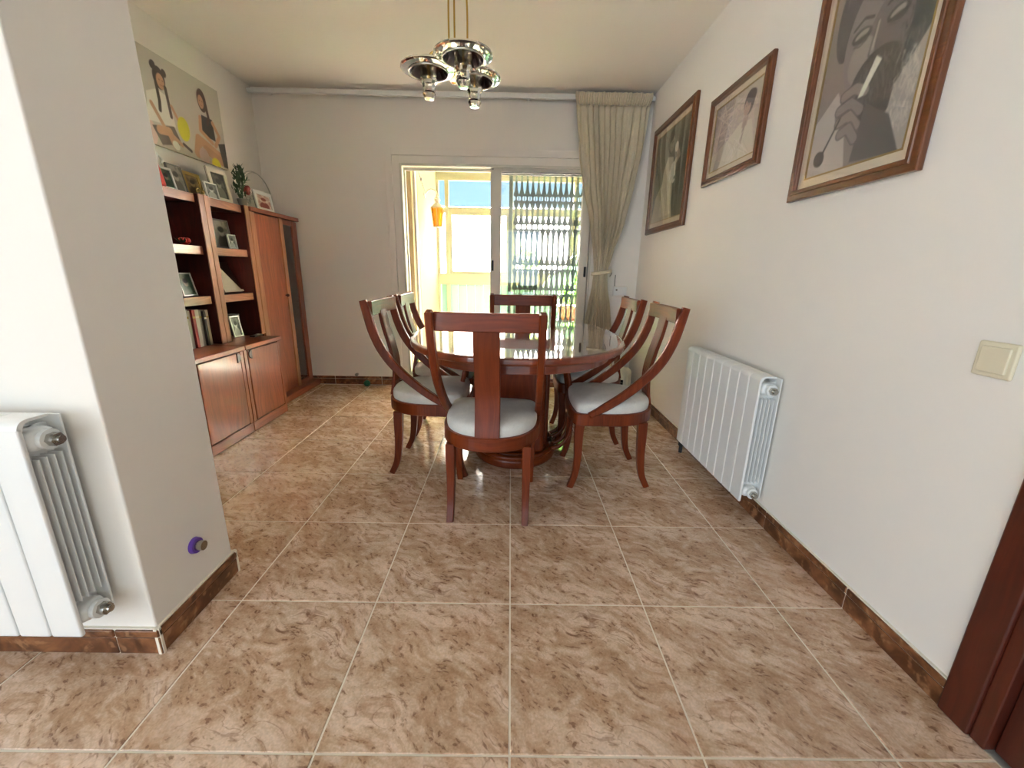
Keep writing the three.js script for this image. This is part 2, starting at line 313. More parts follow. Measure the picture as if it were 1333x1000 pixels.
// collapsible scissor gate behind the glass
{
  const g = thing('security_gate', 'grey-green collapsible scissor gate behind the balcony door glass', 'gate', [0, 0, ZB - 0.19]);
  const rows = [1.73, 1.49, 1.13, 0.90, 0.55, 0.32], hr = 0.03, P = 0.0505, yT = 1.95, yB = 0.12;
  const slatShape = () => {
    const side = [[yT, 0.008], [1.88, 0.0085]];
    for (let k = 0; k < rows.length; k++) {
      const r = rows[k], next = rows[k + 1];
      side.push([r + hr + 0.075, 0.0105], [r + hr + 0.04, 0.015], [r + hr + 0.006, 0.0245], [r + hr - 0.006, 0.0245], [r + 0.012, 0.007], [r - 0.012, 0.007], [r - hr + 0.006, 0.0245], [r - hr - 0.006, 0.0245], [r - hr - 0.04, 0.015], [r - hr - 0.075, 0.0105]);
      if (next && r - next > 0.3) side.push([(r + next) / 2, 0.0085]);
    }
    side.push([yB, 0.0085]);
    return new THREE.Shape(side.map(([y, w]) => new THREE.Vector2(w, y)).concat(side.slice().reverse().map(([y, w]) => new THREE.Vector2(-w, y))));
  };
  const sg = extrude(slatShape(), 0.006), lg = [];
  mesh('post', bx(-0.045, -0.012, yB, yT, -0.012, 0.012), M.gate, g);
  for (let i = 0; i < 13; i++) {
    mesh('slat', sg.clone().translate(0.02 + i * P, 0, -0.003), M.gate, g);
    if (i < 12) for (const r of rows) lg.push(bx(0.02 + (i + 0.5) * P - 0.004, 0.02 + (i + 0.5) * P + 0.004, r - hr - 0.008, r + hr + 0.008, -0.009, -0.003, 0));
  }
  mesh('links', lg, M.gate, g, { kind: 'stuff' });
}
// ---------------------------------------------------------------- the glazed balcony
const BZ = -4.72;
S(mesh('balcony_floor', bx(-1.2, 2.2, -0.1, 0.05, BZ - 0.1, ZB - 0.2, 0), M.sheet), 'balcony floor beyond the sliding door', 'floor');
S(mesh('balcony_ceiling', bx(-1.2, 2.2, 2.32, 2.55, BZ - 0.1, ZB - 0.2, 0), M.balcony), 'cream ceiling of the glazed balcony', 'ceiling');
S(mesh('balcony_wall_left', bx(-1.2, -0.935, 0.05, 2.32, BZ + 0.02, ZB - 0.2, 0), M.balcony), 'cream balcony side wall with the yellow lantern', 'wall');
S(mesh('balcony_wall_right', bx(2.0, 2.2, 0.05, 2.32, BZ + 0.02, ZB - 0.2, 0), M.balcony), 'cream balcony side wall hidden by the curtain', 'wall');
{ // pilaster strips on the side wall
  const p = S(thing('trim_2', '', ''), 'pale upright strips at the near end of the balcony side wall', 'trim');
  mesh('strip', bx(-0.935, -0.915, 0.05, 2.32, -3.52, -3.44, 0.004), M.sheet, p);
  mesh('strip', bx(-0.935, -0.925, 0.05, 2.32, -3.66, -3.58, 0.004), M.balcony, p);
}
{
  const w = S(thing('window_2', '', ''), 'white aluminium balcony glazing with sky above and blinds below', 'window');
  const xs = [-0.81, -0.03, 0.75, 1.4, 2.0], zf = [BZ, BZ + 0.05];
  const fr = [bx(-0.935, 2.0, 2.13, 2.32, BZ, BZ + 0.06), bx(-0.935, 2.0, 1.765, 1.835, ...zf), bx(-0.935, 2.0, 0.92, 1.05, BZ, BZ + 0.07), bx(-0.935, 2.0, 0.05, 0.12, ...zf), bx(-0.935, -0.905, 0.12, 2.13, ...zf)];
  for (const x of xs) fr.push(bx(x - 0.02, x + 0.025, 0.12, 2.13, BZ, BZ + 0.065));
  mesh('frame', fr, M.aluOut, w);
  const edges = [-0.905, ...xs];
  for (let k = 0; k < xs.length; k++) {
    const x0 = k ? edges[k] + 0.025 : -0.905, x1 = xs[k] - 0.02;
    mesh('pane', bx(x0, x1, 1.835, 2.13, BZ + 0.024, BZ + 0.026, 0), M.clearGlass, w);
    mesh('pane', bx(x0, x1, 1.05, 1.765, BZ + 0.024, BZ + 0.026, 0), M.clearGlass, w);
    if (k) mesh('sash', [bx(x0, x0 + 0.035, 1.05, 1.765, BZ + 0.03, BZ + 0.055), bx(x1 - 0.035, x1, 1.05, 1.765, BZ + 0.03, BZ + 0.055), bx(x0 + 0.035, x1 - 0.035, 1.05, 1.085, BZ + 0.03, BZ + 0.055), bx(x0 + 0.035, x1 - 0.035, 1.74, 1.765, BZ + 0.03, BZ + 0.055)], M.aluOut, w);
    { // closed roller shutter outside the lower panes
      const sl = []; for (let y = 1.055; y < 1.75; y += 0.0245) sl.push(bx(x0, x1, y, y + 0.0252, BZ - 0.03, BZ - 0.022, 0.003));
      mesh('shutter_slats', sl, M.slat, w, { kind: 'stuff' });
    }
  }
  for (let x = -0.9; x < 1.95; x += 0.108) mesh('board', bx(x, x + 0.102, 0.12, 0.92, BZ + 0.014, BZ + 0.03, 0.004), M.mint, w);
}
function leafGeo(L, W) {
  const s = new THREE.Shape(); s.moveTo(0, 0); s.quadraticCurveTo(W, L * 0.4, 0, L); s.quadraticCurveTo(-W, L * 0.4, 0, 0);
  const g = new THREE.ShapeGeometry(s, 3), p = g.attributes.position;
  for (let i = 0; i < p.count; i++) p.setZ(i, -0.35 * p.getY(i) ** 2 / L + Math.abs(p.getX(i)) * 0.4);
  g.computeVertexNormals(); return g;
}
function foliage(n, cx, cy, cz, rx, ry, rz, L, W, up = 0.3) {
  const out = [];
  for (let i = 0; i < n; i++) {
    const a = rr(0, 6.283), e = Math.acos(rr(-1, 1)), q = Math.cbrt(rnd());
    const g = leafGeo(L * rr(0.7, 1.2), W * rr(0.8, 1.2));
    g.rotateX(rr(-0.6, 1.3) - up).rotateY(rr(0, 6.283));
    out.push(g.translate(cx + rx * q * Math.sin(e) * Math.cos(a), cy + ry * q * Math.cos(e), cz + rz * q * Math.sin(e) * Math.sin(a)));
  }
  return out;
}
{
  const st = thing('plant_stand', 'white low plant stand behind the scissor gate', 'stand', [0.78, 0.05, -3.92]);
  mesh('top', bx(-0.34, 0.36, 0.50, 0.53, -0.14, 0.14), M.white, st);
  for (const [x, z] of [[-0.31, -0.11], [0.31, -0.11], [-0.31, 0.11], [0.31, 0.11]]) mesh('leg', bx(x, x + 0.025, 0, 0.5, z, z + 0.025), M.white, st);
  const pl = thing('flower_box', 'terracotta window box with green bushy plant on the white stand', 'plant', [0.7, 0.581, -3.9]);
  const s = new THREE.Shape([[-0.16, 0], [0.16, 0], [0.19, 0.15], [-0.19, 0.15]].map((p) => new THREE.Vector2(...p)));
  mesh('trough', [extrude(s, 0.18, 0.006).translate(0, 0, -0.09), bx(-0.2, 0.2, 0.135, 0.155, -0.1, 0.1, 0.006)], M.terracotta, pl);
  mesh('foliage', foliage(240, 0.03, 0.27, 0, 0.22, 0.15, 0.12, 0.09, 0.03, 0.6), M.leaf, pl, { keepUV: true });
  const vine = thing('climbing_plant', 'pale lime-green leafy plant in a slim pot beyond the gate', 'plant', [0.18, 0.05, -4.4]);
  mesh('pot', lathe([[0.001, 0], [0.09, 0], [0.12, 0.2], [0.125, 0.22], [0.105, 0.22], [0.1, 0.17], [0.001, 0.17]], 20), M.terracotta, vine);
  mesh('stem', [tube([[0, 0.16, 0], [0.02, 0.6, 0.01], [-0.03, 1.0, 0], [0.04, 1.25, 0.02]], 0.008, 16, 6)], M.leafDark, vine);
  mesh('foliage', foliage(130, 0.0, 1.16, 0.0, 0.19, 0.17, 0.12, 0.075, 0.035), M.leafPale, vine, { keepUV: true });
  const fern = thing('tall_shrub', 'dark green shrub at the curtain side of the balcony', 'plant', [1.2, 0.05, -4.44]);
  mesh('pot', lathe([[0.001, 0], [0.12, 0], [0.15, 0.26], [0.155, 0.28], [0.13, 0.28], [0.12, 0.22], [0.001, 0.22]], 20), M.terracotta, fern);
  mesh('stem', tube([[0, 0.2, 0], [-0.02, 0.7, 0], [0, 1.1, 0]], 0.014, 12, 6), M.leafDark, fern);
  mesh('foliage', foliage(240, -0.04, 1.05, 0, 0.24, 0.34, 0.2, 0.13, 0.045), M.leafDark, fern, { keepUV: true });
  // pale blue cloth over a clothes airer bar
  const cl = thing('clothes_airer', 'folding airer with pale blue cloth hung on it behind the gate', 'airer', [0.62, 0.05, -4.38]);
  const cp = [], NX = 24, NY = 14, cg = new THREE.PlaneGeometry(1, 1, NX, NY), p = cg.attributes.position;
  for (let i = 0; i < p.count; i++) { const u = p.getX(i) + 0.5, v = 0.5 - p.getY(i); p.setXYZ(i, -0.2 + u * 0.36 + 0.05 * v, 1.2 - 0.25 * (1 - u) - v * (0.34 + 0.08 * Math.sin(u * 5)), 0.012 + 0.025 * Math.sin(u * 20) * v); }
  cg.computeVertexNormals(); mesh('cloth', cg, M.blueCloth, cl);
  mesh('frame', [tube([[-0.24, 0.0, 0], [-0.24, 0.9, 0], [0.22, 1.24, 0], [0.24, 0.0, 0]], 0.008, 60, 6), tube([[-0.24, 0.002, -0.2], [-0.24, 0.9, 0]], 0.007, 4, 6), tube([[0.24, 0.002, -0.2], [0.23, 1.2, 0]], 0.007, 4, 6)], M.white, cl);
}
{ // yellow wall lantern
  const l = thing('wall_lantern', 'yellow glass lantern on the cream balcony wall', 'lantern', [-0.80, 1.5, -3.95]);
  const hex = (r0, r1, h, y) => new THREE.CylinderGeometry(r1, r0, h, 6).translate(0, y + h / 2, 0);
  mesh('glass', [hex(0.045, 0.066, 0.17, 0.04)], M.yellow, l);
  const bars = [hex(0.05, 0.05, 0.012, 0.028), hex(0.072, 0.072, 0.01, 0.21)];
  for (let k = 0; k < 6; k++) { const a = k * Math.PI / 3; bars.push(tube([[Math.sin(a) * 0.048, 0.035, Math.cos(a) * 0.048], [Math.sin(a) * 0.07, 0.215, Math.cos(a) * 0.07]], 0.004, 2, 5)); }
  mesh('cage', bars, M.gilt, l);
  mesh('cap', [hex(0.075, 0.02, 0.05, 0.22), hex(0.02, 0.035, 0.03, 0.27), hex(0.03, 0.004, 0.045, 0.30)], M.sheet, l);
  mesh('bracket', [tube([[0, 0.33, 0], [-0.01, 0.38, 0], [-0.07, 0.40, 0], [-0.135, 0.34, 0]], 0.007, 16, 6), cyl(-0.13, 0.34, 0, 0.03, 0.03, 0.012, 'x', 14)], M.sheet, l);
  const c = mesh('wire', [tube([[-0.925, 2.05, -3.6], [-0.928, 1.97, -3.75], [-0.925, 1.88, -3.95]], 0.004, 16, 5), bx(-0.935, -0.915, 1.94, 1.97, -3.80, -3.77)], M.grey);
  tag(c, 'thin grey wire with clip on the cream balcony wall', 'wire');
}

// ================================================================ CURTAIN
{
  const rail = thing('curtain_rail', 'white curtain rail running along the top of the back wall', 'curtain rail', [0, 2.448, ZB + 0.07]);
  mesh('rail', [bx(XL + 0.01, XR - 0.01, -0.017, 0.017, -0.014, 0.014, 0.006)], M.white, rail);
  for (const x of [-2.0, -0.9, 0.1, 1.05]) mesh('bracket', [bx(x - 0.012, x + 0.012, -0.01, 0.02, -0.069, -0.014, 0.002)], M.white, rail);
  const cu = thing('curtain', 'beige gathered curtain tied back beside the balcony door', 'curtain', [0, 0, ZB + 0.088]);
  const tab = [[2.44, 0.475, 1.095], [2.36, 0.487, 1.078], [2.05, 0.528, 1.06], [1.81, 0.575, 1.02], [1.51, 0.655, 0.965], [1.25, 0.705, 0.885], [1.10, 0.722, 0.845], [0.98, 0.715, 0.85], [0.79, 0.685, 0.885], [0.5, 0.64, 0.93], [0.03, 0.60, 0.97]];
  const at = (y) => { let k = 0; while (k < tab.length - 2 && tab[k + 1][0] > y) k++; const [y0, a0, b0] = tab[k], [y1, a1, b1] = tab[k + 1], t = sat((y0 - y) / (y0 - y1)), s = t * t * (3 - 2 * t) * 0.4 + t * 0.6; return [a0 + (a1 - a0) * s, b0 + (b1 - b0) * s]; };
  const NX = 170, NY = 90, g = new THREE.PlaneGeometry(1, 1, NX, NY), p = g.attributes.position, uv = g.attributes.uv;
  for (let i = 0; i < p.count; i++) {
    const u = p.getX(i) + 0.5, v = 0.5 - p.getY(i), y = 2.395 - v * (2.395 - 0.03), [a, b] = at(y);
    const tie = Math.exp(-(((y - 1.1) / 0.22) ** 2)), amp = 0.021 * (1 - 0.6 * tie) * (0.45 + 0.55 * sat((2.4 - y) / 0.25));
    const ph = u * 11 + 0.35 * Math.sin(u * 9 + y * 1.3) + 0.12 * Math.sin(y * 4 + u * 17), w = Math.sin(ph * 6.283) + 0.35 * Math.sin(ph * 2 * 6.283 + 1 + y) + 0.2 * Math.sin(u * 150 + y * 2);
    p.setXYZ(i, a + (b - a) * u + 0.006 * Math.cos(ph * 6.283), y, amp * w - 0.008 + 0.03 * tie * Math.sin(u * Math.PI)); uv.setXY(i, u * 1.4, y);
  }
  g.computeVertexNormals(); mesh('drape', g, M.curtain, cu, { keepUV: true });
  const h = new THREE.PlaneGeometry(1, 1, 300, 8), q = h.attributes.position, huv = h.attributes.uv;
  for (let i = 0; i < q.count; i++) {
    const u = q.getX(i) + 0.5, v = 0.5 - q.getY(i), [a, b] = at(2.475 - v * 0.095);
    q.setXYZ(i, a + (b - a) * u, 2.478 - v * 0.09 + 0.003 * Math.sin(u * 90), 0.014 + 0.009 * Math.sin(u * 210 + 2 * Math.sin(u * 13) + v * 1.5) * (0.4 + 0.6 * v) + 0.006 * Math.sin(u * 40)); huv.setXY(i, u * 1.4, v * 0.1);
  }
  h.computeVertexNormals(); mesh('header', h, M.curtain, cu, { keepUV: true });
  const tb = []; for (let k = 0; k < 16; k++) { const a = k / 16 * 6.283; tb.push([0.785 + 0.082 * Math.cos(a), 1.1 + 0.012 * Math.cos(a), 0.012 + 0.05 * Math.sin(a)]); }
  mesh('tieback', [tube(tb, 0.009, 48, 8, true), tube(tb.map(([x, y, z]) => [x, y - 0.014, z]), 0.009, 48, 8, true)], M.curtain, cu);
  mesh('hook', [tube([[0.862, 1.1, 0.01], [0.885, 1.09, -0.03], [0.885, 1.06, -0.085]], 0.005, 12, 6)], M.steel, cu);
}

// ================================================================ TABLE
{
  const cx = 0.025, cz = -1.70, rx = 0.585, rz = 0.775, e = 2.25;
  const t = thing('dining_table', 'oval cherry wood pedestal dining table with glossy top', 'table', [cx, 0, cz]);
  const outline = (a, b) => { const s = []; for (let k = 0; k < 96; k++) { const q = k / 96 * 6.2832, c = Math.cos(q), n = Math.sin(q); s.push(new THREE.Vector2(a * Math.sign(c) * Math.abs(c) ** (2 / e), b * Math.sign(n) * Math.abs(n) ** (2 / e))); } return new THREE.Shape(s); };
  const flat = (s, d, bev, y, seg = 3) => extrude(s, d, bev, seg).rotateX(-Math.PI / 2).translate(0, y, 0);
  mesh('table_top', [flat(outline(rx, rz), 0.034, 0.012, 0.709)], M.table, t, { grain: 'z' });
  mesh('glass_cover', [flat(outline(rx - 0.02, rz - 0.02), 0.004, 0.001, 0.7435, 1)], std('#ffffff', 0.02, { transmission: 1, thickness: 0, ior: 1.6 }), t);
  const apr = outline(rx - 0.07, rz - 0.07); apr.holes.push(new THREE.Path(outline(rx - 0.095, rz - 0.095).getPoints().reverse()));
  mesh('apron', flat(apr, 0.05, 0.002, 0.66, 1), M.table, t);
  mesh('pedestal', [bx(-0.17, 0.17, 0.06, 0.70, -0.2, 0.2, 0.03), bx(-0.24, 0.24, 0.62, 0.708, -0.34, 0.34, 0.012)], M.chair, t, { grain: 'y' });
  mesh('rib', [-0.17, 0.17].map((x) => bx(x - 0.03, x + 0.03, 0.06, 0.66, -0.06, 0.06, 0.012)), M.chair, t, { grain: 'y' });
  const ell = (a, b) => { const s = []; for (let k = 0; k < 64; k++) { const q = k / 64 * 6.2832; s.push(new THREE.Vector2(a * Math.cos(q), b * Math.sin(q))); } return new THREE.Shape(s); };
  mesh('base', flat(ell(0.25, 0.285), 0.06, 0.018, 0.001, 3), M.chair, t);
  const ring = (a, b, y) => { const r = []; for (let k = 0; k < 40; k++) { const q = k / 40 * 6.2832; r.push([a * Math.cos(q), y, b * Math.sin(q)]); } return tube(r, 0.014, 120, 8, true); };
  mesh('base_ring', [ring(0.235, 0.27, 0.066), ring(0.2, 0.23, 0.068)], M.chair, t);
  for (const sx of [-1, 1]) for (const sz of [-0.13, -0.055, 0.055, 0.13]) mesh('curved_rod', tube([[sx * 0.24, 0.69, sz], [sx * 0.275, 0.6, sz], [sx * 0.315, 0.42, sz], [sx * 0.328, 0.25, sz], [sx * 0.305, 0.13, sz * 0.98], [sx * 0.262, 0.082, sz * 0.95], [sx * 0.2, 0.06, sz * 0.9]], 0.0125, 32, 8), M.chair, t);
}
// ================================================================ CHAIRS (local: sitter faces +z, origin on the floor)
function seatShape(k) {
  const s = new THREE.Shape(), w = 0.222 - k, f = 0.205 - k, r = 0.226 - k;
  s.moveTo(-w + 0.045, f); s.quadraticCurveTo(0, f + 0.022, w - 0.045, f); s.quadraticCurveTo(w, f - 0.002, w, f - 0.05);
  s.lineTo(w, 0.03); s.bezierCurveTo(w, -r * 0.62, w * 0.6, -r, 0, -r); s.bezierCurveTo(-w * 0.6, -r, -w, -r * 0.62, -w, 0.03);
  s.lineTo(-w, f - 0.05); s.quadraticCurveTo(-w, f - 0.002, -w + 0.045, f); return s;
}
function makeChair(label) {
  const c = thing('dining_chair', label, 'chair', [0, 0, 0], 0, 'cherry wood dining chairs around the oval table');
  const flatShape = (s, d, b, y, seg) => { const g = extrude(s, d, b, seg, 14); g.applyMatrix4(new THREE.Matrix4().set(-1, 0, 0, 0, 0, 0, 1, 0, 0, 1, 0, 0, 0, 0, 0, 1)); return g.translate(0, y, 0); };
  mesh('seat_frame', flatShape(seatShape(0), 0.062, 0.004, 0.352, 1), M.chair, c);
  { // domed cushion: rings of the seat outline
    const o = seatShape(0.016).getSpacedPoints(72).slice(0, 72), P = [], ring = [[1, 0.41], [1.012, 0.425], [1.012, 0.44], [0.992, 0.454], [0.945, 0.464], [0.85, 0.472], [0.65, 0.481], [0.4, 0.486], [0.15, 0.488]];
    for (const [k, y] of ring) for (const q of o) P.push(-q.x * k, y, q.y * k);
    P.push(0, 0.4885, 0); const I = [], n = o.length, c0 = ring.length * n;
    for (let a = 0; a < ring.length - 1; a++) for (let b = 0; b < n; b++) { const e = (b + 1) % n; I.push(a * n + b, a * n + e, (a + 1) * n + b, a * n + e, (a + 1) * n + e, (a + 1) * n + b); }
    for (let b = 0; b < n; b++) I.push((ring.length - 1) * n + b, (ring.length - 1) * n + (b + 1) % n, c0);
    const g = new THREE.BufferGeometry(); g.setAttribute('position', new THREE.Float32BufferAttribute(P, 3)); g.setIndex(I); g.computeVertexNormals();
    if (g.attributes.normal.getY(c0) < 0) { g.setIndex(I.map((_, t) => I[t - t % 3 + [0, 2, 1][t % 3]])); g.computeVertexNormals(); }
    mesh('cushion', g, M.fabric, c);
  }
  for (const sx of [-1, 1]) {
    const taper = (g, x0) => { const q = g.attributes.position; for (let i = 0; i < q.count; i++) q.setX(i, x0 + q.getX(i) * (0.72 + 0.28 * sat(q.getY(i) / 0.34))); g.computeVertexNormals(); return g; };
    mesh('leg', taper(profile(band([[0.168, 0.36, 0.046], [0.172, 0.3, 0.044], [0.17, 0.17, 0.036], [0.18, 0.07, 0.031], [0.202, 0.001, 0.03]]), 0.04), sx * 0.188), M.chair, c, { grain: 'y' });
    mesh('leg', taper(profile(band([[-0.15, 0.36, 0.046], [-0.152, 0.3, 0.044], [-0.157, 0.17, 0.037], [-0.172, 0.07, 0.032], [-0.203, 0.001, 0.03]]), 0.04), sx * 0.166), M.chair, c, { grain: 'y' });
    mesh('arm_post', profile(band([[-0.278, 0.936, 0.034], [-0.264, 0.88, 0.04], [-0.238, 0.78, 0.043], [-0.195, 0.685, 0.044], [-0.125, 0.595, 0.043], [-0.04, 0.517, 0.041], [0.05, 0.452, 0.038], [0.13, 0.405, 0.03]], 30), 0.03, 0.006).translate(sx * 0.212, 0, 0), M.chair, c, { grain: 'y' });
  }
  const top = new THREE.Shape();
  top.moveTo(-0.2, -0.262); top.quadraticCurveTo(0, -0.286, 0.2, -0.262); top.lineTo(0.2, -0.24); top.quadraticCurveTo(0, -0.264, -0.2, -0.24); top.closePath();
  const tr = extrude(top, 0.072, 0.004, 1, 12); tr.applyMatrix4(new THREE.Matrix4().set(-1, 0, 0, 0, 0, 0, 1, 0, 0, 1, 0, 0, 0, 0, 0, 1));
  mesh('top_rail', tr.translate(0, 0.86, 0), M.chair, c);
  const line = [[-0.258, 0.875, 0.016], [-0.243, 0.79, 0.017], [-0.217, 0.69, 0.018], [-0.198, 0.59, 0.018], [-0.201, 0.5, 0.018], [-0.2155, 0.415, 0.018]];
  const sp = mesh('splat', profile(band(line), 0.104, 0.003), M.chair, c, { grain: 'y' });
  mesh('reeding', [-0.034, -0.017, 0, 0.017, 0.034].map((x) => tube(line.slice(0, 5).map(([z, y, t]) => [x, y * 0.96 + 0.015, z + 0.0065]), 0.0055, 16, 6)), M.chair, sp, { grain: 'y' });
  return c;
}
const chair0 = makeChair('dining chair nearest the camera, seen from behind with its plain splat');
chair0.position.set(-0.092, 0, -1.105); chair0.rotation.y = Math.PI - 0.05;
dup(chair0, [-0.445, 0, -1.53], Math.PI / 2 + 0.02, 'dining chair on the wall unit side of the table, nearer of the two');
dup(chair0, [-0.45, 0, -2.07], Math.PI / 2 - 0.03, 'dining chair on the wall unit side of the table, farther of the two');
dup(chair0, [0.515, 0, -1.425], -Math.PI / 2 + 0.02, 'dining chair on the radiator side of the table, nearer of the two');
dup(chair0, [0.50, 0, -1.985], -Math.PI / 2 + 0.03, 'dining chair on the radiator side of the table, nearest the tied curtain');
dup(chair0, [0.07, 0, -2.42], 0.0, 'dining chair at the far table end in front of the balcony door');

// ================================================================ RADIATORS (local: sections along x, front +z, wall at z = 0)
function radiator(label, n, pos, turn) {
  const r = thing('radiator', label, 'radiator', pos, turn, 'white aluminium radiators');
  const w = 0.08, H = 0.58;
  const g = [bx(-0.0385, 0.0385, 0, H - 0.015, 0.1, 0.112, 0.005), bx(-0.0385, 0.0385, 0.02, H - 0.01, 0.018, 0.024, 0.002), bx(-0.004, 0.004, 0.02, H - 0.03, 0.022, 0.102, 0)];
  for (let k = 0; k < 4; k++) g.push(bx(-0.037, 0.037, 0.09, H - 0.10, 0.036 + k * 0.0165, 0.0385 + k * 0.0165, 0));
  g.push(bx(-0.0398, 0.0398, H - 0.085, H - 0.03, 0.03, 0.1, 0.02), bx(-0.0398, 0.0398, 0.02, 0.07, 0.03, 0.1, 0.02));
  const hood = new THREE.Shape(); hood.moveTo(0.112, H - 0.02); hood.quadraticCurveTo(0.108, H, 0.085, H); hood.lineTo(0.045, H - 0.002); hood.lineTo(0.045, H - 0.008); hood.lineTo(0.082, H - 0.007); hood.quadraticCurveTo(0.1, H - 0.008, 0.101, H - 0.025); hood.closePath();
  g.push(profile(hood.getPoints(8).map((p) => [p.x, p.y]), 0.077, 0));
  for (let k = 0; k < n; k++) mesh('section', g.map((q) => q.clone().translate(-w * (k + 0.5), 0, 0)), M.radiator, r, { grain: 'y' });
  for (const y of [H - 0.058, 0.045]) {
    const plug = mesh('end_plug', [cyl(0.004, y, 0.062, 0.024, 0.024, 0.012, 'x', 24)], M.radiator, r);
    mesh('valve_cap', [cyl(0.018, y, 0.062, 0.016, 0.016, 0.018, 'x', 6), cyl(0.03, y, 0.062, 0.009, 0.009, 0.012, 'x', 12)], M.steel, plug);
  }
  return r;
}
const rad0 = radiator('white radiator under the framed pictures on the right wall', 9, [XR, 0.103, -0.945], -Math.PI / 2);
mesh('pipe', [tube([[-0.725, 0.045, 0.062], [-0.745, 0.045, 0.062], [-0.752, 0.03, 0.062], [-0.752, -0.103, 0.062]], 0.011, 16, 10), cyl(-0.752, -0.03, 0.062, 0.017, 0.017, 0.05)], M.black, rad0);
mesh('thermostat_valve', [cyl(-0.752, 0.075, 0.062, 0.016, 0.019, 0.05)], M.steel, rad0);
radiator('white radiator on the projecting wall at the left edge', 9, [-1.083, 0.165, PZ1], 0);
{
  const k = thing('pipe_plug', 'purple-ringed metal pipe plug low on the projecting wall', 'pipe plug', [PX, 0.223, -0.436]);
  mesh('ring', cyl(0.006, 0, 0, 0.026, 0.024, 0.012, 'x', 24), M.purple, k);
  mesh('cap', [cyl(0.021, 0, 0, 0.016, 0.015, 0.022, 'x', 12)], M.steel, k);
  const gcap = thing('green_ball', 'small green ball on the floor by the back skirting', 'ball', [-1.375, 0.0302, -3.10]);
  mesh('ball', new THREE.SphereGeometry(0.03, 24, 16), M.green, gcap);
  const v = thing('pipe_stub', 'small grey pipe stub on top of the back skirting', 'pipe stub', [-1.485, 0.088, ZB]);
  mesh('stub', cyl(0, 0.014, 0.012, 0.012, 0.012, 0.024, 'z', 12), M.steel, v); mesh('nut', cyl(0, 0.014, 0.028, 0.016, 0.016, 0.01, 'z', 6), M.grey, v);
}
// ================================================================ RIGHT WALL: switch and pictures
{
  const s = thing('light_switch', 'cream light switch on the right wall beside the brown door', 'switch', [XR, 0.90, -0.255], -Math.PI / 2);
  mesh('plate', bx(-0.042, 0.042, -0.042, 0.042, 0, 0.01, 0.008), M.cream, s);
  mesh('rocker', bx(-0.031, 0.031, -0.031, 0.031, 0.008, 0.0145, 0.006), M.cream, s);
}
function frameShape(w, h, b) { const s = rectHole(-w / 2, w / 2, -h / 2, h / 2, [[-w / 2 + b, w / 2 - b, -h / 2 + b, h / 2 - b]]); return s; }
function wallPicture(name, label, w, h, pos, turn, fw, mw, tex) {
  const p = thing(name, label, 'picture', pos, turn);
  mesh('frame', [extrude(frameShape(w, h, fw), 0.024, 0.006, 2).translate(0, 0, 0.001), extrude(frameShape(w - fw * 1.1, h - fw * 1.1, fw * 0.4), 0.03, 0.003, 1).translate(0, 0, 0.001)], M.frame, p);
  mesh('backing', bx(-w / 2 + 0.01, w / 2 - 0.01, -h / 2 + 0.01, h / 2 - 0.01, 0, 0.006, 0), M.mount, p);
  const iw = w - 2 * fw, ih = h - 2 * fw;
  mesh('mount', extrude(frameShape(iw + 0.008, ih + 0.008, mw), 0.003).translate(0, 0, 0.009), M.mount, p);
  mesh('fillet', extrude(frameShape(iw - 2 * mw + 0.016, ih - 2 * mw + 0.016, 0.006), 0.004).translate(0, 0, 0.0088), M.gilt, p);
  mesh('print', new THREE.PlaneGeometry(iw - 2 * mw + 0.012, ih - 2 * mw + 0.012).translate(0, 0, 0.0085), std('#ffffff', 0.7, { map: tex }), p, { keepUV: true });
  mesh('glazing', bx(-iw / 2 - 0.004, iw / 2 + 0.004, -ih / 2 - 0.004, ih / 2 + 0.004, 0.0145, 0.016, 0), M.glass, p);
  return p;
}
const hair = (g, col, n, x, y, w, h, lw = 2) => { for (let i = 0; i < n; i++) { const a = x + rr(-w, w), b = y + rr(-h, h); stroke(g, col, lw, [[a, b], [a + rr(-14, 14), b + rr(10, 34)]]); } };
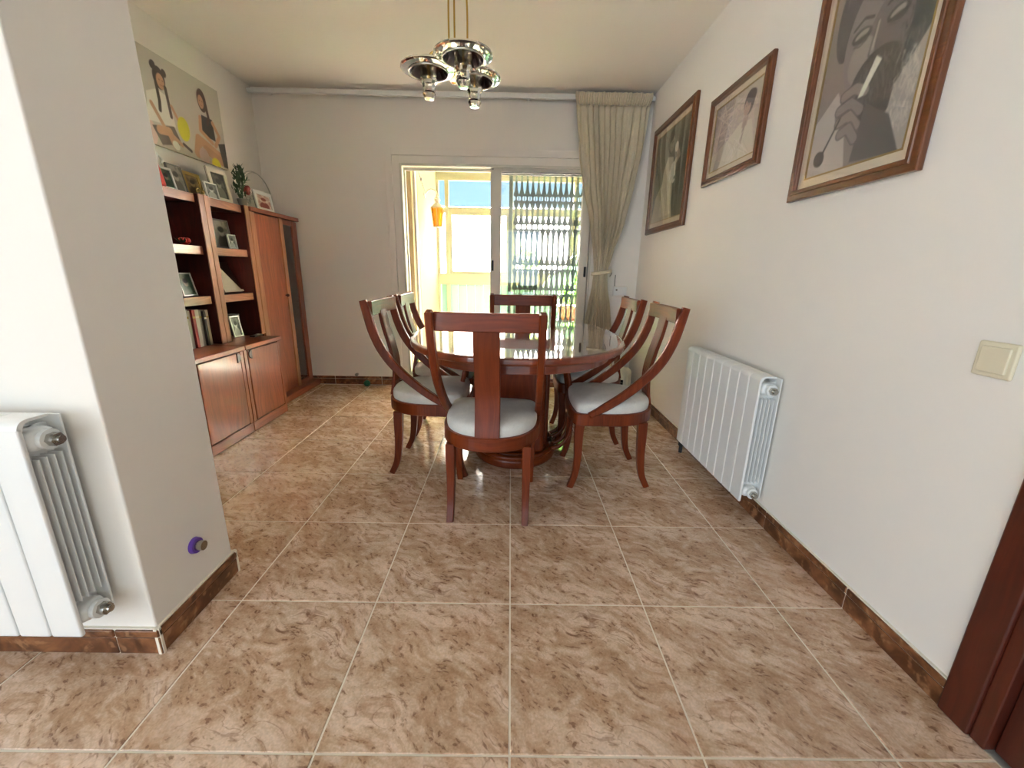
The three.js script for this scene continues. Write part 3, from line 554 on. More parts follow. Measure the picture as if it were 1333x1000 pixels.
const portrait3 = paint(512, 768, (g, W, H) => {
  g.fillStyle = '#8d837b'; g.fillRect(0, 0, W, H);
  blob(g, '#5b5a5c', W * 0.55, H * 0.22, W * 0.46, H * 0.30);                       // dark hair
  blob(g, '#3f4245', W * 0.86, H * 0.36, W * 0.2, H * 0.34, 0.15); blob(g, '#4c4a4b', W * 0.2, H * 0.26, W * 0.13, H * 0.2);
  blob(g, '#8a807c', W * 0.5, H * 0.40, W * 0.29, H * 0.27, 0.05);                  // face
  blob(g, '#6f6765', W * 0.62, H * 0.46, W * 0.2, H * 0.2, 0.1); blob(g, '#9b918b', W * 0.4, H * 0.5, W * 0.12, H * 0.1);
  stroke(g, '#3a3638', 10, [[W * 0.27, H * 0.34], [W * 0.36, H * 0.31], [W * 0.45, H * 0.33]]); stroke(g, '#3a3638', 12, [[W * 0.57, H * 0.32], [W * 0.68, H * 0.29], [W * 0.79, H * 0.32]]);
  for (const x of [0.36, 0.68]) { blob(g, '#4a4546', W * x, H * 0.385, 50, 26); blob(g, '#a59b93', W * x, H * 0.38, 34, 13, -0.15); blob(g, '#5a5352', W * x, H * 0.397, 34, 8, -0.1); stroke(g, '#2f2b2c', 5, [[W * x - 38, H * 0.397], [W * x, H * 0.402], [W * x + 38, H * 0.39]]); stroke(g, '#58514f', 5, [[W * x - 34, H * 0.42], [W * x, H * 0.43], [W * x + 32, H * 0.415]]); }
  stroke(g, '#5e5654', 8, [[W * 0.5, H * 0.36], [W * 0.47, H * 0.5], [W * 0.53, H * 0.52]]); stroke(g, '#aba19a', 10, [[W * 0.515, H * 0.37], [W * 0.5, H * 0.48]]);
  blob(g, '#454142', W * 0.6, H * 0.66, W * 0.26, H * 0.17, 0.2);                   // beard
  for (const [x, w, h] of [[0.6, 90, 100], [0.85, 40, 140]]) hair(g, '#6d6866', 160, W * x, H * 0.62, w, h * 0.8);
  hair(g, '#3b393a', 160, W * 0.85, H * 0.3, 60, 150); hair(g, '#77706d', 120, W * 0.5, H * 0.1, 190, 60);
  poly(g, '#a79d95', [[W * 0.75, H], [W * 0.78, H * 0.7], [W * 0.95, H * 0.55], [W, H * 0.5], [W, H]]); hair(g, '#d8cfc2', 120, W * 0.87, H * 0.72, 50, 120); // sleeve
  poly(g, '#5f5a58', [[W * 0.5, H * 0.98], [W * 0.55, H * 0.72], [W * 0.8, H * 0.82], [W * 0.95, H]]);
  poly(g, '#c4bab0', [[0, H], [0, H * 0.72], [W * 0.22, H * 0.6], [W * 0.34, H * 0.72], [W * 0.45, H]]);   // pale cuff
  stroke(g, '#877b75', 64, [[W * 0.36, H * 0.66], [W * 0.3, H * 0.72], [W * 0.4, H * 0.8]]);               // hand
  [[0.3, 0.64, 0.52, 0.66], [0.27, 0.7, 0.5, 0.74], [0.29, 0.76, 0.5, 0.81], [0.33, 0.82, 0.5, 0.87]].forEach(([a, b, c, d], i) => { stroke(g, '#4e4746', 44, [[W * a, H * b], [W * (a + c) / 2, H * (b - 0.015)], [W * c, H * d]]); stroke(g, i % 2 ? '#8f847d' : '#968a83', 36, [[W * a, H * b], [W * (a + c) / 2, H * (b - 0.015)], [W * c, H * d]]); });
  poly(g, '#e6dfd3', [[W * 0.56, H * 0.52], [W * 0.62, H * 0.55], [W * 0.5, H * 0.68], [W * 0.45, H * 0.68]]);   // pale flame-like petal
  stroke(g, '#3d3432', 9, [[W * 0.3, H * 0.74], [W * 0.17, H * 0.88]]); blob(g, '#574d49', W * 0.13, H * 0.91, 34, 30, 0.6);
});
const portrait1 = paint(512, 560, (g, W, H) => {
  g.fillStyle = '#4c4c40'; g.fillRect(0, 0, W, H); blob(g, '#5f5d4f', W * 0.3, H * 0.3, 180, 200); blob(g, '#3d4034', W * 0.85, H * 0.6, 120, 300);
  poly(g, '#b5ac93', [[W * 0.0, H], [W * 0.1, H * 0.7], [W * 0.35, H * 0.52], [W * 0.6, H * 0.66], [W * 0.72, H]]);
  poly(g, '#c9c0aa', [[W * 0.3, H * 0.95], [W * 0.3, H * 0.45], [W * 0.42, H * 0.3], [W * 0.6, H * 0.34], [W * 0.62, H * 0.55], [W * 0.68, H * 0.95]]);
  blob(g, '#2c2a24', W * 0.48, H * 0.15, 62, 66); blob(g, '#a5977f', W * 0.51, H * 0.18, 38, 50, 0.1); blob(g, '#2c2a24', W * 0.46, H * 0.10, 52, 30, -0.3);
  blob(g, '#4a4236', W * 0.5, H * 0.17, 6, 4); blob(g, '#4a4236', W * 0.545, H * 0.168, 6, 4); stroke(g, '#7a6450', 4, [[W * 0.51, H * 0.225], [W * 0.54, H * 0.223]]);
  stroke(g, '#b3a58c', 34, [[W * 0.62, H * 0.42], [W * 0.76, H * 0.36], [W * 0.66, H * 0.24]]); blob(g, '#ddd5c2', W * 0.66, H * 0.25, 26, 30);
  blob(g, '#e6e0cf', W * 0.6, H * 0.5, 44, 62, 0.2); for (let i = 0; i < 14; i++) blob(g, '#f0eada', W * 0.6 + rr(-44, 44), H * 0.52 + rr(-60, 60), 11, 11);
  for (let i = 0; i < 18; i++) stroke(g, i % 2 ? '#a89f89' : '#d8d0bb', 4, [[W * rr(0.34, 0.58), H * 0.55], [W * rr(0.2, 0.7), H * 0.95]]);
});
const portrait2 = paint(512, 400, (g, W, H) => {
  g.fillStyle = '#c4b8ac'; g.fillRect(0, 0, W, H); poly(g, '#a79b9a', [[0, 0], [W * 0.42, 0], [W * 0.4, H * 0.6], [0, H * 0.75]]);
  for (let i = 0; i < 60; i++) stroke(g, i % 2 ? '#b9ada6' : '#cfc3b6', 8, [[rr(0, W), rr(0, H)], [rr(0, W), rr(0, H)]]);
  poly(g, '#d9cfc0', [[W * 0.2, H], [W * 0.35, H * 0.62], [W * 0.62, H * 0.46], [W * 0.86, H * 0.5], [W * 0.98, H]]);
  blob(g, '#57474a', W * 0.76, H * 0.24, 52, 68, 0.15); blob(g, '#b89c8d', W * 0.73, H * 0.29, 34, 48, 0.15); blob(g, '#57474a', W * 0.79, H * 0.17, 46, 36);
  blob(g, '#6a5654', W * 0.705, H * 0.27, 5, 4); blob(g, '#6a5654', W * 0.75, H * 0.27, 5, 4); stroke(g, '#95706a', 4, [[W * 0.715, H * 0.36], [W * 0.74, H * 0.36]]);
  poly(g, '#b39c8e', [[W * 0.68, H * 0.42], [W * 0.78, H * 0.42], [W * 0.76, H * 0.55], [W * 0.66, H * 0.55]]);
  stroke(g, '#a58f84', 22, [[W * 0.72, H * 0.5], [W * 0.66, H * 0.82]]);
  for (let i = 0; i < 24; i++) stroke(g, i % 2 ? '#c9beb0' : '#e6ddd0', 5, [[W * rr(0.35, 0.85), H * rr(0.6, 0.8)], [W * rr(0.2, 0.95), H]]);
});
wallPicture('framed_picture', 'framed dark picture of a standing figure in a long white dress', 0.78, 0.78, [XR, 1.792, -2.60], -Math.PI / 2, 0.042, 0.042, portrait1);
wallPicture('framed_picture', 'framed pale pastel portrait in the middle of the three pictures', 0.58, 0.452, [XR, 1.813, -1.70], -Math.PI / 2, 0.034, 0.036, portrait2);
wallPicture('framed_picture', 'framed grey portrait with a hand holding a pipe, nearest the door', 0.56, 0.80, [XR, 1.775, -0.853], -Math.PI / 2, 0.04, 0.038, portrait3);
// ================================================================ LEFT WALL: poster
{
  const tex = paint(900, 618, (g, W, H) => {
    g.fillStyle = '#c3bcae'; g.fillRect(0, 0, W, H); g.fillStyle = '#b7b1a2'; g.fillRect(0, H * 0.9, W, H * 0.1);
    const X = (u) => u * W, Y = (v) => v * H, sk = '#b98d72';
    blob(g, '#d8bcb2', X(0.1), Y(0.88), 60, 84);
    // seated figure with a cap of dark hair
    poly(g, '#4d4038', [[X(0.13), Y(0.8)], [X(0.36), Y(0.72)], [X(0.42), Y(0.9)], [X(0.2), Y(0.98)]]);
    stroke(g, sk, 60, [[X(0.2), Y(0.82)], [X(0.3), Y(0.8)], [X(0.34), Y(0.93)]]);
    poly(g, '#e2ddd0', [[X(0.1), Y(0.76)], [X(0.13), Y(0.46)], [X(0.24), Y(0.38)], [X(0.36), Y(0.42)], [X(0.38), Y(0.72)]]);
    blob(g, '#372822', X(0.285), Y(0.25), 54, 74); blob(g, '#372822', X(0.24), Y(0.14), 24, 30, 0.5); blob(g, '#372822', X(0.345), Y(0.17), 22, 26);
    blob(g, sk, X(0.295), Y(0.28), 36, 52); blob(g, '#5b4034', X(0.285), Y(0.265), 5, 4); blob(g, '#5b4034', X(0.318), Y(0.265), 5, 4); stroke(g, '#8c5344', 4, [[X(0.285), Y(0.32)], [X(0.315), Y(0.318)]]);
    stroke(g, '#3b2a22', 26, [[X(0.245), Y(0.32)], [X(0.25), Y(0.5)], [X(0.24), Y(0.6)]]); stroke(g, '#3b2a22', 26, [[X(0.335), Y(0.32)], [X(0.345), Y(0.5)], [X(0.35), Y(0.62)]]);
    stroke(g, sk, 30, [[X(0.16), Y(0.56)], [X(0.26), Y(0.78)], [X(0.42), Y(0.9)]]); stroke(g, sk, 26, [[X(0.37), Y(0.5)], [X(0.42), Y(0.62)]]);
    blob(g, '#e6e1d6', X(0.35), Y(0.93), 36, 30, 0.4); stroke(g, '#3a2c28', 22, [[X(0.44), Y(0.88)], [X(0.52), Y(0.93)]]);
    blob(g, '#c9c02a', X(0.47), Y(0.70), 60, 84, 0.1);
    // second seated figure
    stroke(g, sk, 74, [[X(0.9), Y(0.86)], [X(0.64), Y(0.74)], [X(0.6), Y(0.92)]]); stroke(g, '#a97d63', 70, [[X(0.92), Y(0.92)], [X(0.72), Y(0.84)]]);
    poly(g, '#2b2226', [[X(0.7), Y(0.66)], [X(0.72), Y(0.42)], [X(0.86), Y(0.42)], [X(0.87), Y(0.68)]]);
    blob(g, '#3a2721', X(0.755), Y(0.24), 52, 84); blob(g, sk, X(0.742), Y(0.26), 32, 50); blob(g, '#5b4034', X(0.73), Y(0.25), 5, 4); blob(g, '#5b4034', X(0.76), Y(0.25), 5, 4); stroke(g, '#8c5344', 4, [[X(0.735), Y(0.3)], [X(0.755), Y(0.3)]]);
    stroke(g, '#3a2721', 28, [[X(0.8), Y(0.26)], [X(0.815), Y(0.42)], [X(0.79), Y(0.5)]]); stroke(g, sk, 34, [[X(0.7), Y(0.46)], [X(0.68), Y(0.62)], [X(0.82), Y(0.72)]]); stroke(g, sk, 36, [[X(0.86), Y(0.46)], [X(0.93), Y(0.6)], [X(0.86), Y(0.74)]]);
    poly(g, '#2a2220', [[X(0.9), Y(0.7)], [X(1), Y(0.66)], [X(1), Y(0.98)], [X(0.94), Y(0.98)]]);
    blob(g, '#cdb3ab', X(0.68), Y(0.93), 56, 62); blob(g, '#c2b826', X(0.83), Y(0.985), 54, 52);
  });
  const p = thing('canvas_print', 'unframed photo print of two seated girls with balloons', 'picture', [XL, 2.035, -2.325], Math.PI / 2);
  mesh('block', bx(-0.375, 0.375, -0.258, 0.258, 0.001, 0.02, 0.002), M.paper, p);
  mesh('print', new THREE.PlaneGeometry(0.748, 0.514).translate(0, 0, 0.0206), std('#ffffff', 0.6, { map: tex }), p, { keepUV: true });
}

// ================================================================ WALL UNIT
const UX = -1.893, TOP = 1.50, CT = 0.592, BX = -1.735;
function baseCabinet(label, z0, z1, handleAt) {   // z0 far, z1 near
  const c = thing('base_cabinet', label, 'cabinet', [0, 0, 0], 0, 'low cabinets of the wall unit');
  mesh('body', [bx(XL + 0.003, BX - 0.02, 0.004, CT - 0.03, z0 + 0.002, z0 + 0.022), bx(XL + 0.003, BX - 0.02, 0.004, CT - 0.03, z1 - 0.022, z1 - 0.002), bx(XL + 0.003, BX - 0.02, 0.07, 0.09, z0 + 0.022, z1 - 0.022), bx(XL + 0.003, XL + 0.015, 0.09, CT - 0.03, z0 + 0.022, z1 - 0.022)], M.cabIn, c, { grain: 'y' });
  for (const [a, b] of [[z0 + 0.002, z0 + 0.034], [z1 - 0.034, z1 - 0.002]]) mesh('stile', bx(BX - 0.02, BX, 0.07, CT - 0.03, a, b), M.cab, c, { grain: 'y' });
  mesh('plinth', [bx(BX - 0.03, BX - 0.002, 0.004, 0.068, z0 + 0.002, z1 - 0.002)], M.cab, c, { grain: 'z' });
  const d = mesh('door', [bx(BX - 0.018, BX + 0.003, 0.075, CT - 0.036, z0 + 0.038, z1 - 0.038, 0.006)], M.cab, c, { grain: 'y' });
  const hs = new THREE.Shape(); hs.absellipse(0, 0, 0.034, 0.03, -Math.PI / 2, Math.PI / 2, false); hs.closePath();
  const hg = extrude(hs, 0.008, 0.002).rotateY(Math.PI / 2);
  mesh('handle', hg.rotateX(handleAt > 0 ? 0 : Math.PI).translate(BX + 0.001, 0.525, handleAt > 0 ? z0 + 0.075 : z1 - 0.075), M.cabDark, d);
  const t = mesh('worktop', [bx(XL + 0.003, BX + 0.018, CT - 0.03, CT, z0 + 0.001, z1 - 0.001, 0.006)], M.cab, c, { grain: 'z' });
  return t;
}
baseCabinet('low cabinet door unit nearest the projecting wall, below the books', -1.92, -1.475, 1);
baseCabinet('low cabinet door unit beside the tall cupboard', -2.352, -1.922, -1);
baseCabinet('low cabinet mostly hidden behind the projecting wall', -1.473, -1.03, 1);
function shelfUnit(label, z0, z1) {
  const c = thing('shelf_unit', label, 'shelf unit', [0, 0, 0], 0, 'open shelf units above the low cabinets');
  for (const [a, b] of [[z0, z0 + 0.046], [z1 - 0.046, z1]]) {
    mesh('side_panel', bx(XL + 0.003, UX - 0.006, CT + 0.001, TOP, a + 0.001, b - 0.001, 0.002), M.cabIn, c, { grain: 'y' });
    mesh('edge_strip', bx(UX - 0.006, UX, CT + 0.001, TOP, a + 0.001, b - 0.001, 0.002), M.cabEdgeSheen, c, { grain: 'y' });
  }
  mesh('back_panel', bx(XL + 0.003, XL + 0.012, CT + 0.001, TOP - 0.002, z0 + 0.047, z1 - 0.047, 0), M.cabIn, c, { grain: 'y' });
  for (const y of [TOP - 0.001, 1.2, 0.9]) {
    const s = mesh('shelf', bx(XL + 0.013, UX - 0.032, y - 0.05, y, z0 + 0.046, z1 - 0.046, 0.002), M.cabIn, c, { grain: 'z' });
    mesh('edge_strip', bx(UX - 0.032, UX - 0.025, y - 0.05, y, z0 + 0.046, z1 - 0.046, 0.002), M.cabEdgeSheen, s, { grain: 'z' });
  }
}
shelfUnit('open shelf unit holding the books, partly behind the projecting wall', -2.018, -1.58);
shelfUnit('open shelf unit between the books and the tall cupboard', -2.46, -2.02);
{ // tall cupboard with a wooden and a glazed door
  const c = thing('tall_cupboard', 'tall wooden cupboard with one plain and one glazed door', 'cupboard');
  const z0 = ZB + 0.02, z1 = -2.462, zm = -2.87;
  mesh('plinth', bx(XL + 0.003, UX + 0.055, 0.004, 0.058, z0, z1 + 0.107, 0.004), M.cab, c, { grain: 'z' });
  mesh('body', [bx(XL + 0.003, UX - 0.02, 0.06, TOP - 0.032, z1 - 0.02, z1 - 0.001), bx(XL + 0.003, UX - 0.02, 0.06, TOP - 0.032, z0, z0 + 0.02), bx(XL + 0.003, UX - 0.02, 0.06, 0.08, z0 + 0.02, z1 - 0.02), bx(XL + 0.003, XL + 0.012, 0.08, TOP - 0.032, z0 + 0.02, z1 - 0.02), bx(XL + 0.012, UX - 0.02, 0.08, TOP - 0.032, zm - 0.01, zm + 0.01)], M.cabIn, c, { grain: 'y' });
  mesh('top', bx(XL + 0.003, UX + 0.012, TOP - 0.03, TOP, z0, z1, 0.004), M.cab, c, { grain: 'z' });
  mesh('stile', [bx(UX - 0.02, UX, 0.06, TOP - 0.032, z1 - 0.06, z1 - 0.001)], M.cabEdgeSheen, c, { grain: 'y' });
  const d = mesh('door', bx(UX - 0.02, UX - 0.004, 0.064, TOP - 0.036, zm + 0.024, z1 - 0.063, 0.004), M.cab, c, { grain: 'y' });
  mesh('knob', [new THREE.SphereGeometry(0.013, 14, 10).translate(UX + 0.014, 0.86, zm + 0.05), cyl(UX + 0.002, 0.86, zm + 0.05, 0.006, 0.006, 0.016, 'x', 10)], M.cabDark, d);
  mesh('stile', bx(UX - 0.02, UX, 0.06, TOP - 0.032, zm - 0.03, zm + 0.022), M.cabEdgeSheen, c, { grain: 'y' });
  const gd = mesh('glass_door', [bx(UX - 0.02, UX - 0.002, 0.064, TOP - 0.036, z0 + 0.025, z0 + 0.10, 0.004), bx(UX - 0.02, UX - 0.002, TOP - 0.075, TOP - 0.036, z0 + 0.10, zm - 0.032, 0.004), bx(UX - 0.02, UX - 0.002, 0.064, 0.10, z0 + 0.10, zm - 0.032, 0.004)], M.cab, c, { grain: 'y' });
  mesh('pane', bx(UX - 0.013, UX - 0.010, 0.10, TOP - 0.075, z0 + 0.098, zm - 0.032, 0), M.glass, gd);
  for (const y of [0.36, 0.64, 0.92, 1.2]) mesh('shelf', bx(XL + 0.013, UX - 0.03, y - 0.006, y, z0 + 0.022, zm - 0.012, 0.001), M.glass, c);
  for (const [y, where] of [[0.0805, 'cupboard floor'], [0.3605, 'lowest glass shelf'], [0.6405, 'second glass shelf'], [0.9205, 'third glass shelf'], [1.2005, 'topmost glass shelf']]) for (let k = 0; k < 2; k++) {
    const g = mesh('drinking_glass', lathe([[0.001, 0], [0.03, 0], [0.032, 0.004], [0.006, 0.012], [0.005, 0.07], [0.028, 0.09], [0.036, 0.15], [0.035, 0.15], [0.026, 0.092], [0.001, 0.078]], 16).translate(-1.965 - (k % 2) * 0.06, y, -2.935 - k * 0.085), M.crystal);
    tag(g, `${k ? 'farther' : 'nearer'} stemmed glass on the ${where} of the tall cupboard`, 'glass', 'glassware in the tall cupboard');
  }
}
// ---------------------------------------------------------------- things on the wall unit
const photoTex = (seed, bg, figs) => paint(128, 160, (g, W, H) => {
  g.fillStyle = bg; g.fillRect(0, 0, W, H);
  for (let i = 0; i < 26; i++) { g.globalAlpha = 0.25; blob(g, figs[i % figs.length], rr(0, W), rr(0, H), rr(8, 34), rr(8, 30)); } g.globalAlpha = 1;
  blob(g, figs[0], W * 0.5, H * 0.86, 44, 52); blob(g, figs[1], W * 0.5, H * 0.42, 22, 28); blob(g, figs[2], W * 0.5, H * 0.33, 24, 18);
});
const pgrey = photoTex(1, '#8d877c', ['#5e594f', '#a79f92', '#403b34']), pdark = photoTex(2, '#2c2b26', ['#77746a', '#9b968a', '#1d1c19']), psepia = photoTex(3, '#8a6a40', ['#5d4426', '#b08d5e', '#3b2a18']), pbw = photoTex(4, '#5a5a57', ['#a9a8a2', '#c9c7c0', '#33322f']), pgreen = photoTex(5, '#3f5a40', ['#2f4431', '#9d8f77', '#2a2320']), pred = photoTex(6, '#e8ddd0', ['#7d2a22', '#d9b9a4', '#8a3426']);
// standing photo frame: y is the shelf, x its front plane, z its centre
function photoFrame(label, x, y, z, w, h, b, frameMat, tex, tilt = 0.16, turn = 0, group) {
  const f = thing('photo_frame', label, 'photo frame', [x, y + 0.001 + 0.017 * Math.sin(tilt), z], Math.PI / 2 + turn, group);
  const rot = (g) => g.rotateX(-tilt);
  mesh('frame', rot(extrude(frameShape(w, h, b), 0.012, 0.002, 1).translate(0, h / 2, -0.012)), frameMat, f);
  mesh('photo', rot(new THREE.PlaneGeometry(w - 2 * b + 0.004, h - 2 * b + 0.004).translate(0, h / 2, -0.006)), std('#ffffff', 0.35, { map: tex }), f, { keepUV: true });
  mesh('backing', rot(bx(-w / 2 + 0.004, w / 2 - 0.004, 0.004, h - 0.004, -0.016, -0.0125, 0)), M.cabDark, f);
  const foot = Math.sin(tilt) * h * 0.62;
  mesh('strut', [tube([[0, h * 0.62 * Math.cos(tilt), -0.018 - foot * 1.0], [0, 0.003, -0.03 - foot * 1.7]], 0.004, 2, 5)], M.cabDark, f);
}
photoFrame('white framed photo on the top shelf next to the projecting wall', -1.975, TOP, -1.885, 0.10, 0.12, 0.012, M.white, pgreen, 0.2);
photoFrame('grey portrait photo in a thin grey frame on the top shelf', -1.99, TOP, -1.985, 0.115, 0.155, 0.006, M.grey, pgrey, 0.18);
photoFrame('gold framed sepia photo on the top shelf', -2.03, TOP, -2.165, 0.15, 0.15, 0.022, M.gilt, psepia, 0.16);
photoFrame('small black and white photo in a thin white frame on the top shelf', -1.95, TOP, -2.205, 0.115, 0.10, 0.007, M.white, pbw, 0.14);
photoFrame('largest pale framed dark photo on the top shelf', -1.985, TOP, -2.355, 0.19, 0.215, 0.03, M.pale, pdark, 0.14);
photoFrame('white framed red and white picture on top of the tall cupboard', -1.95, TOP, -2.795, 0.235, 0.15, 0.028, M.white, pred, 0.12);
photoFrame('large grey photo in a dark frame on the upper middle shelf', -1.99, 1.2, -2.30, 0.17, 0.19, 0.01, M.grey, pgrey, 0.1);
photoFrame('tiny white framed photo in front of the large grey photo', -1.948, 1.2, -2.325, 0.085, 0.095, 0.008, M.white, pbw, 0.1);
photoFrame('narrow grey photo at the far side of the upper middle shelf', -2.02, 1.2, -2.392, 0.04, 0.14, 0.006, M.silver, pgrey, 0.08);
photoFrame('small tilted photo in a silver frame on the low cabinet', -1.965, CT, -2.26, 0.085, 0.15, 0.01, M.silver, pbw, 0.16, -0.15);
photoFrame('dark framed green photo on the shelf above the books', -1.965, 0.9, -1.875, 0.115, 0.14, 0.008, M.silver, pgreen, 0.2);
{
  const gb = thing('grey_box', 'plain grey upright box behind the small tilted photo', 'box', [-2.07, CT + 0.001, -2.365]);
  mesh('box', bx(-0.03, 0.03, 0, 0.14, -0.04, 0.035), M.grey, gb); mesh('lid', bx(-0.031, 0.031, 0.14, 0.152, -0.041, 0.036), M.grey, gb);
  const ph = thing('remote_control', 'small dark remote lying on the low cabinet', 'remote', [-1.87, CT + 0.001, -2.30]);
  mesh('case', bx(-0.02, 0.02, 0, 0.014, -0.05, 0.05, 0.005), M.black, ph); mesh('buttons', [bx(-0.01, 0.01, 0.013, 0.016, -0.03, 0.0)], M.silver, ph);
  // open cream album leaning on the middle shelf
  const al = thing('open_album', 'cream open album leaning in a dark frame on the middle shelf', 'album', [-1.975, 0.91, -2.298], Math.PI / 2);
  const lean = (g) => g.rotateX(-0.42);
  mesh('cover', lean(bx(-0.105, 0.105, 0, 0.225, -0.02, -0.008, 0.003)), M.cabDark, al);
  const left = new THREE.Shape([[-0.098, 0.004], [0.092, 0.004], [-0.03, 0.215], [-0.075, 0.215]].map((q) => new THREE.Vector2(...q)));
  mesh('page', lean(extrude(left, 0.006, 0.001).translate(0, 0, -0.007)), M.paper, al);
  mesh('border', lean(bx(-0.102, 0.102, 0.0, 0.016, -0.0005, 0.004, 0.001)), M.pale, al);
  mesh('strut', [tube([[0, 0.12, -0.075], [0, 0.003, -0.13]], 0.004, 2, 5)], M.cabDark, al);
}
{ // books
  const cols = ['#6f6a60', '#d8d2c4', '#e3ddcf', '#8c2a22', '#cfc7b8', '#9a8f80', '#4b4038', '#b7a58e'], labels = ['dark grey book at the near end of the book row', 'broad cream book second in the book row', 'thin ivory book beside the red book', 'red-spined book in the middle of the row', 'pale grey book after the red book', 'taupe book near the far end of the row', 'dark brown thin book near the far end', 'tan book at the far end of the book row'];
  let z = -1.72;
  cols.forEach((col, i) => {
    const w = [0.03, 0.034, 0.02, 0.024, 0.036, 0.028, 0.02, 0.028][i], h = [0.215, 0.235, 0.228, 0.232, 0.23, 0.225, 0.215, 0.222][i], d = 0.15;
    const b = thing('book', labels[i], 'book', [-1.935 - (i % 3) * 0.006, CT + 0.001, z - w / 2], 0, 'books on the low cabinet');
    const m = std(col, 0.6);
    mesh('cover', [bx(-d, 0, 0, h, -w / 2, -w / 2 + 0.0025, 0.001), bx(-d, 0, 0, h, w / 2 - 0.0025, w / 2, 0.001), bx(-0.004, 0.001, 0, h, -w / 2, w / 2, 0.001)], m, b);
    mesh('pages', bx(-d + 0.004, -0.004, 0.003, h - 0.004, -w / 2 + 0.0026, w / 2 - 0.0026, 0), M.paper, b);
    mesh('spine_band', bx(-0.002, 0.0018, h * 0.78, h * 0.83, -w / 2 + 0.001, w / 2 - 0.001, 0), i % 2 ? M.gilt : M.pale, b);
    z -= w + 0.0015;
  });
}
{
  const r = thing('red_flower', 'red artificial flower lying on the shelf above the green photo', 'flower', [-1.965, 1.2, -1.90]);
  mesh('petals', [new THREE.SphereGeometry(0.027, 16, 10).scale(1, 0.8, 1).translate(0, 0.023, 0), ...[0, 1, 2, 3, 4].map((k) => new THREE.SphereGeometry(0.017, 10, 8).translate(0.016 * Math.cos(k * 1.257), 0.027, 0.016 * Math.sin(k * 1.257)))], M.red, r);
  mesh('leaves', [0, 1, 2, 3].map((k) => leafGeo(0.05, 0.016).rotateX(1.3).rotateY(-0.5 + k * 0.5).translate(0, 0.012, 0.02)), M.leafDark, r, { keepUV: true });
  const f = thing('white_figurine', 'white figurine with a red skirt by the projecting wall', 'figurine', [-1.99, TOP, -1.815]);
  mesh('skirt', lathe([[0.001, 0.001], [0.03, 0.001], [0.034, 0.02], [0.022, 0.09], [0.014, 0.125], [0.001, 0.13]], 20), M.red, f);
  mesh('torso', [lathe([[0.012, 0.12], [0.02, 0.15], [0.022, 0.175], [0.01, 0.19], [0.007, 0.2]], 16), new THREE.SphereGeometry(0.018, 16, 12).translate(0, 0.214, 0), tube([[0, 0.178, 0.02], [0.02, 0.15, 0.03], [0.024, 0.125, 0.012]], 0.006, 10, 6), tube([[0, 0.178, -0.02], [0.02, 0.15, -0.03], [0.024, 0.125, -0.012]], 0.006, 10, 6)], M.white, f);
  const cu = thing('curled_ornament', 'small curled brass wire ornament on the top shelf', 'ornament', [-1.935, TOP, -2.06]);
  const spir = (z0, s) => { const a = []; for (let k = 0; k < 14; k++) { const t = k / 13 * 7, q = 0.016 * (1 - k / 18); a.push([0, 0.024 + q * Math.sin(t), z0 + s * q * Math.cos(t)]); } return tube(a, 0.0028, 40, 6); };
  mesh('spiral', [spir(-0.022, 1), spir(0.022, -1)], M.gilt, cu); mesh('foot', bx(-0.008, 0.008, 0.001, 0.006, -0.04, 0.04, 0.002), M.gilt, cu);
  const p = thing('potted_plant', 'dark leafy plant with a red bloom on the shelf top', 'plant', [-1.985, TOP, -2.555]);
  mesh('pot', lathe([[0.001, 0.001], [0.026, 0.001], [0.034, 0.055], [0.036, 0.06], [0.029, 0.06], [0.027, 0.045], [0.001, 0.045]], 20), M.grey, p);
  mesh('stem', [0, 1, 2, 3].map((k) => tube([[0, 0.045, 0], [0.01 * Math.cos(k * 1.6), 0.13, 0.012 * Math.sin(k * 1.6)], [0.024 * Math.cos(k * 1.6), 0.23, 0.03 * Math.sin(k * 1.6)]], 0.003, 8, 5)), M.leafDark, p);
  mesh('foliage', [...foliage(46, 0, 0.21, 0.005, 0.045, 0.055, 0.05, 0.05, 0.02), ...foliage(40, 0, 0.11, 0, 0.04, 0.06, 0.04, 0.045, 0.016)], M.leafDark, p, { keepUV: true });
  mesh('bloom', [0, 1, 2, 3, 4, 5].map((k) => new THREE.SphereGeometry(0.02, 12, 8).scale(0.7, 1.1, 0.7).translate(0.026 + 0.008 * Math.cos(k), 0.125 + 0.013 * Math.sin(k * 2.1), -0.03 + 0.012 * Math.cos(k * 2.1))), std('#8a3a30', 0.7), p);
  // wire arch
  const a = thing('wire_arch', 'thin wire arch ornament on top of the tall cupboard', 'ornament', [-2.06, TOP, -2.87]);
  const arc = []; for (let k = 0; k <= 20; k++) { const t = k / 20 * Math.PI; arc.push([0, 0.02 + 0.285 * Math.sin(t) ** 0.75, 0.23 * Math.cos(t)]); }
  mesh('hoop', [tube(arc, 0.0035, 60, 6), tube(arc.map(([x, y, z]) => [x + 0.012, y * 0.97, z * 0.93]), 0.0025, 60, 6)], M.silver, a);
  mesh('foot', bx(-0.03, 0.03, 0.001, 0.022, -0.24, 0.24, 0.004), M.silver, a);
  const sc = []; for (let k = 0; k < 9; k++) { const z0 = -0.16 + k * 0.04, h = 0.05 + 0.05 * Math.sin(k * 2.3) ** 2, q = []; for (let j = 0; j < 16; j++) q.push([0.005, 0.02 + h + (0.03 - j * 0.0015) * Math.sin(j * 0.7), z0 + (0.03 - j * 0.0015) * Math.cos(j * 0.7)]); sc.push(tube(q, 0.002, 36, 5)); }
  mesh('scrolls', sc, M.silver, a);
}

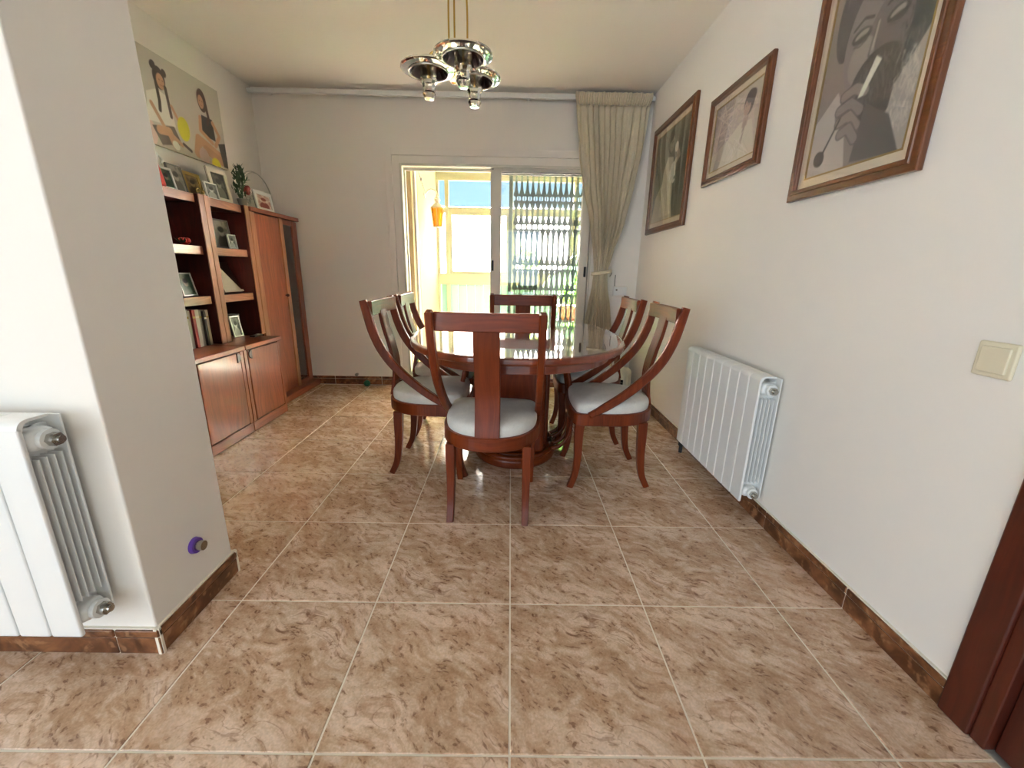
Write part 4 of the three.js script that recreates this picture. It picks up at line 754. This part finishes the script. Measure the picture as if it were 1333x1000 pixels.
// ================================================================ CEILING LAMP
{
  const cx = -0.308, cz = -1.682, l = thing('ceiling_lamp', 'three-cup pendant lamp with clear petals and hanging crystals', 'lamp', [cx, 0, cz]);
  mesh('canopy', lathe([[0.001, HC - 0.001], [0.075, HC - 0.001], [0.07, HC - 0.022], [0.03, HC - 0.036], [0.001, HC - 0.038]], 32), M.gold, l);
  const ry = 2.135;
  [[-0.028, 0.012], [-0.004, -0.016], [0.06, 0.0]].forEach(([x, z]) => mesh('rod', tube([[x * 0.8, HC - 0.03, z], [x, 2.3, z], [x, ry, z]], 0.0045, 6, 8), M.gold, l));
  mesh('hub', [cyl(0.01, ry - 0.012, 0, 0.07, 0.06, 0.024, 'y', 6), cyl(0.01, ry - 0.04, 0, 0.03, 0.05, 0.034)], M.gold, l);
  for (const a of [1.18, 1.18 + 2.0944, 1.18 + 4.1888]) {
    const X = 0.138 * Math.cos(a), Z = 0.138 * Math.sin(a), yc = 2.035, tx = (g) => g.translate(X, yc, Z);
    mesh('arm', [tube([[0.01, ry - 0.02, 0], [X * 0.45, ry - 0.012, Z * 0.45], [X * 0.8, yc + 0.085, Z * 0.8], [X, yc + 0.062, Z]], 0.009, 16, 8)], M.gold, l);
    mesh('cup', tx(lathe([[0.001, 0.066], [0.03, 0.066], [0.06, 0.055], [0.085, 0.03], [0.097, 0.0], [0.093, 0.0], [0.081, 0.028], [0.057, 0.05], [0.03, 0.06], [0.001, 0.06]], 40)), M.darkMetal, l);
    mesh('rim', tx(lathe([[0.0975, 0.006], [0.101, 0.002], [0.1, -0.005], [0.095, -0.004], [0.0935, 0.0]], 40)), M.steel, l);
    mesh('petal', tx(lathe([[0.1015, 0.012], [0.128, 0.022], [0.137, 0.02], [0.138, 0.013], [0.13, 0.008], [0.1015, 0.002]], 36)).rotateX(0), M.crystal, l);
    const cr = mesh('crystal', tx(lathe([[0.001, 0.04], [0.034, 0.036], [0.043, 0.02], [0.043, -0.04], [0.033, -0.052], [0.031, -0.085], [0.035, -0.094], [0.024, -0.115], [0.001, -0.117]], 11)), M.crystal, l);
    mesh('bulb', tx(lathe([[0.001, 0.052], [0.012, 0.05], [0.012, 0.02], [0.014, 0.0], [0.009, -0.02], [0.001, -0.024]], 14)), M.gold, cr);
  }
}
// ================================================================ back right corner
{
  const b = thing('socket_box', 'white switch box with a thin cable on the back wall corner', 'switch box', [0.985, 0.93, ZB]);
  mesh('box', bx(-0.065, 0.065, -0.045, 0.045, 0, 0.022, 0.005), M.wall, b);
  mesh('cover', bx(-0.058, 0.058, -0.036, 0.036, 0.02, 0.026, 0.004), M.white, b);
  mesh('cable', tube([[-0.05, 0.04, 0.012], [-0.052, 0.09, 0.008], [-0.05, 0.145, 0.006]], 0.004, 8, 6), M.grey, b);
  mesh('plug', cyl(-0.035, 0.012, 0.03, 0.009, 0.008, 0.012, 'z', 12), M.grey, b);
  const h = thing('fan_heater', 'small cream rounded heater with dark front opening in the corner', 'heater', [0.985, 0, -2.93], -0.65);
  mesh('housing', new RoundedBoxGeometry(0.2, 0.25, 0.15, 4, 0.05).translate(0, 0.145, 0), M.pale, h);
  mesh('opening', bx(-0.07, 0.07, 0.06, 0.175, 0.066, 0.078, 0.02), M.black, h);
  mesh('grille', [-0.03, 0, 0.03].map((y) => bx(-0.066, 0.066, 0.117 + y, 0.121 + y, 0.077, 0.08, 0)), M.grey, h);
  mesh('foot', [bx(-0.09, 0.09, 0.001, 0.022, -0.06, 0.06, 0.006)], M.grey, h);
  mesh('knob', cyl(0.0, 0.275, 0, 0.025, 0.022, 0.016), M.yellow, h);
}
renderer.render(scene, camera);
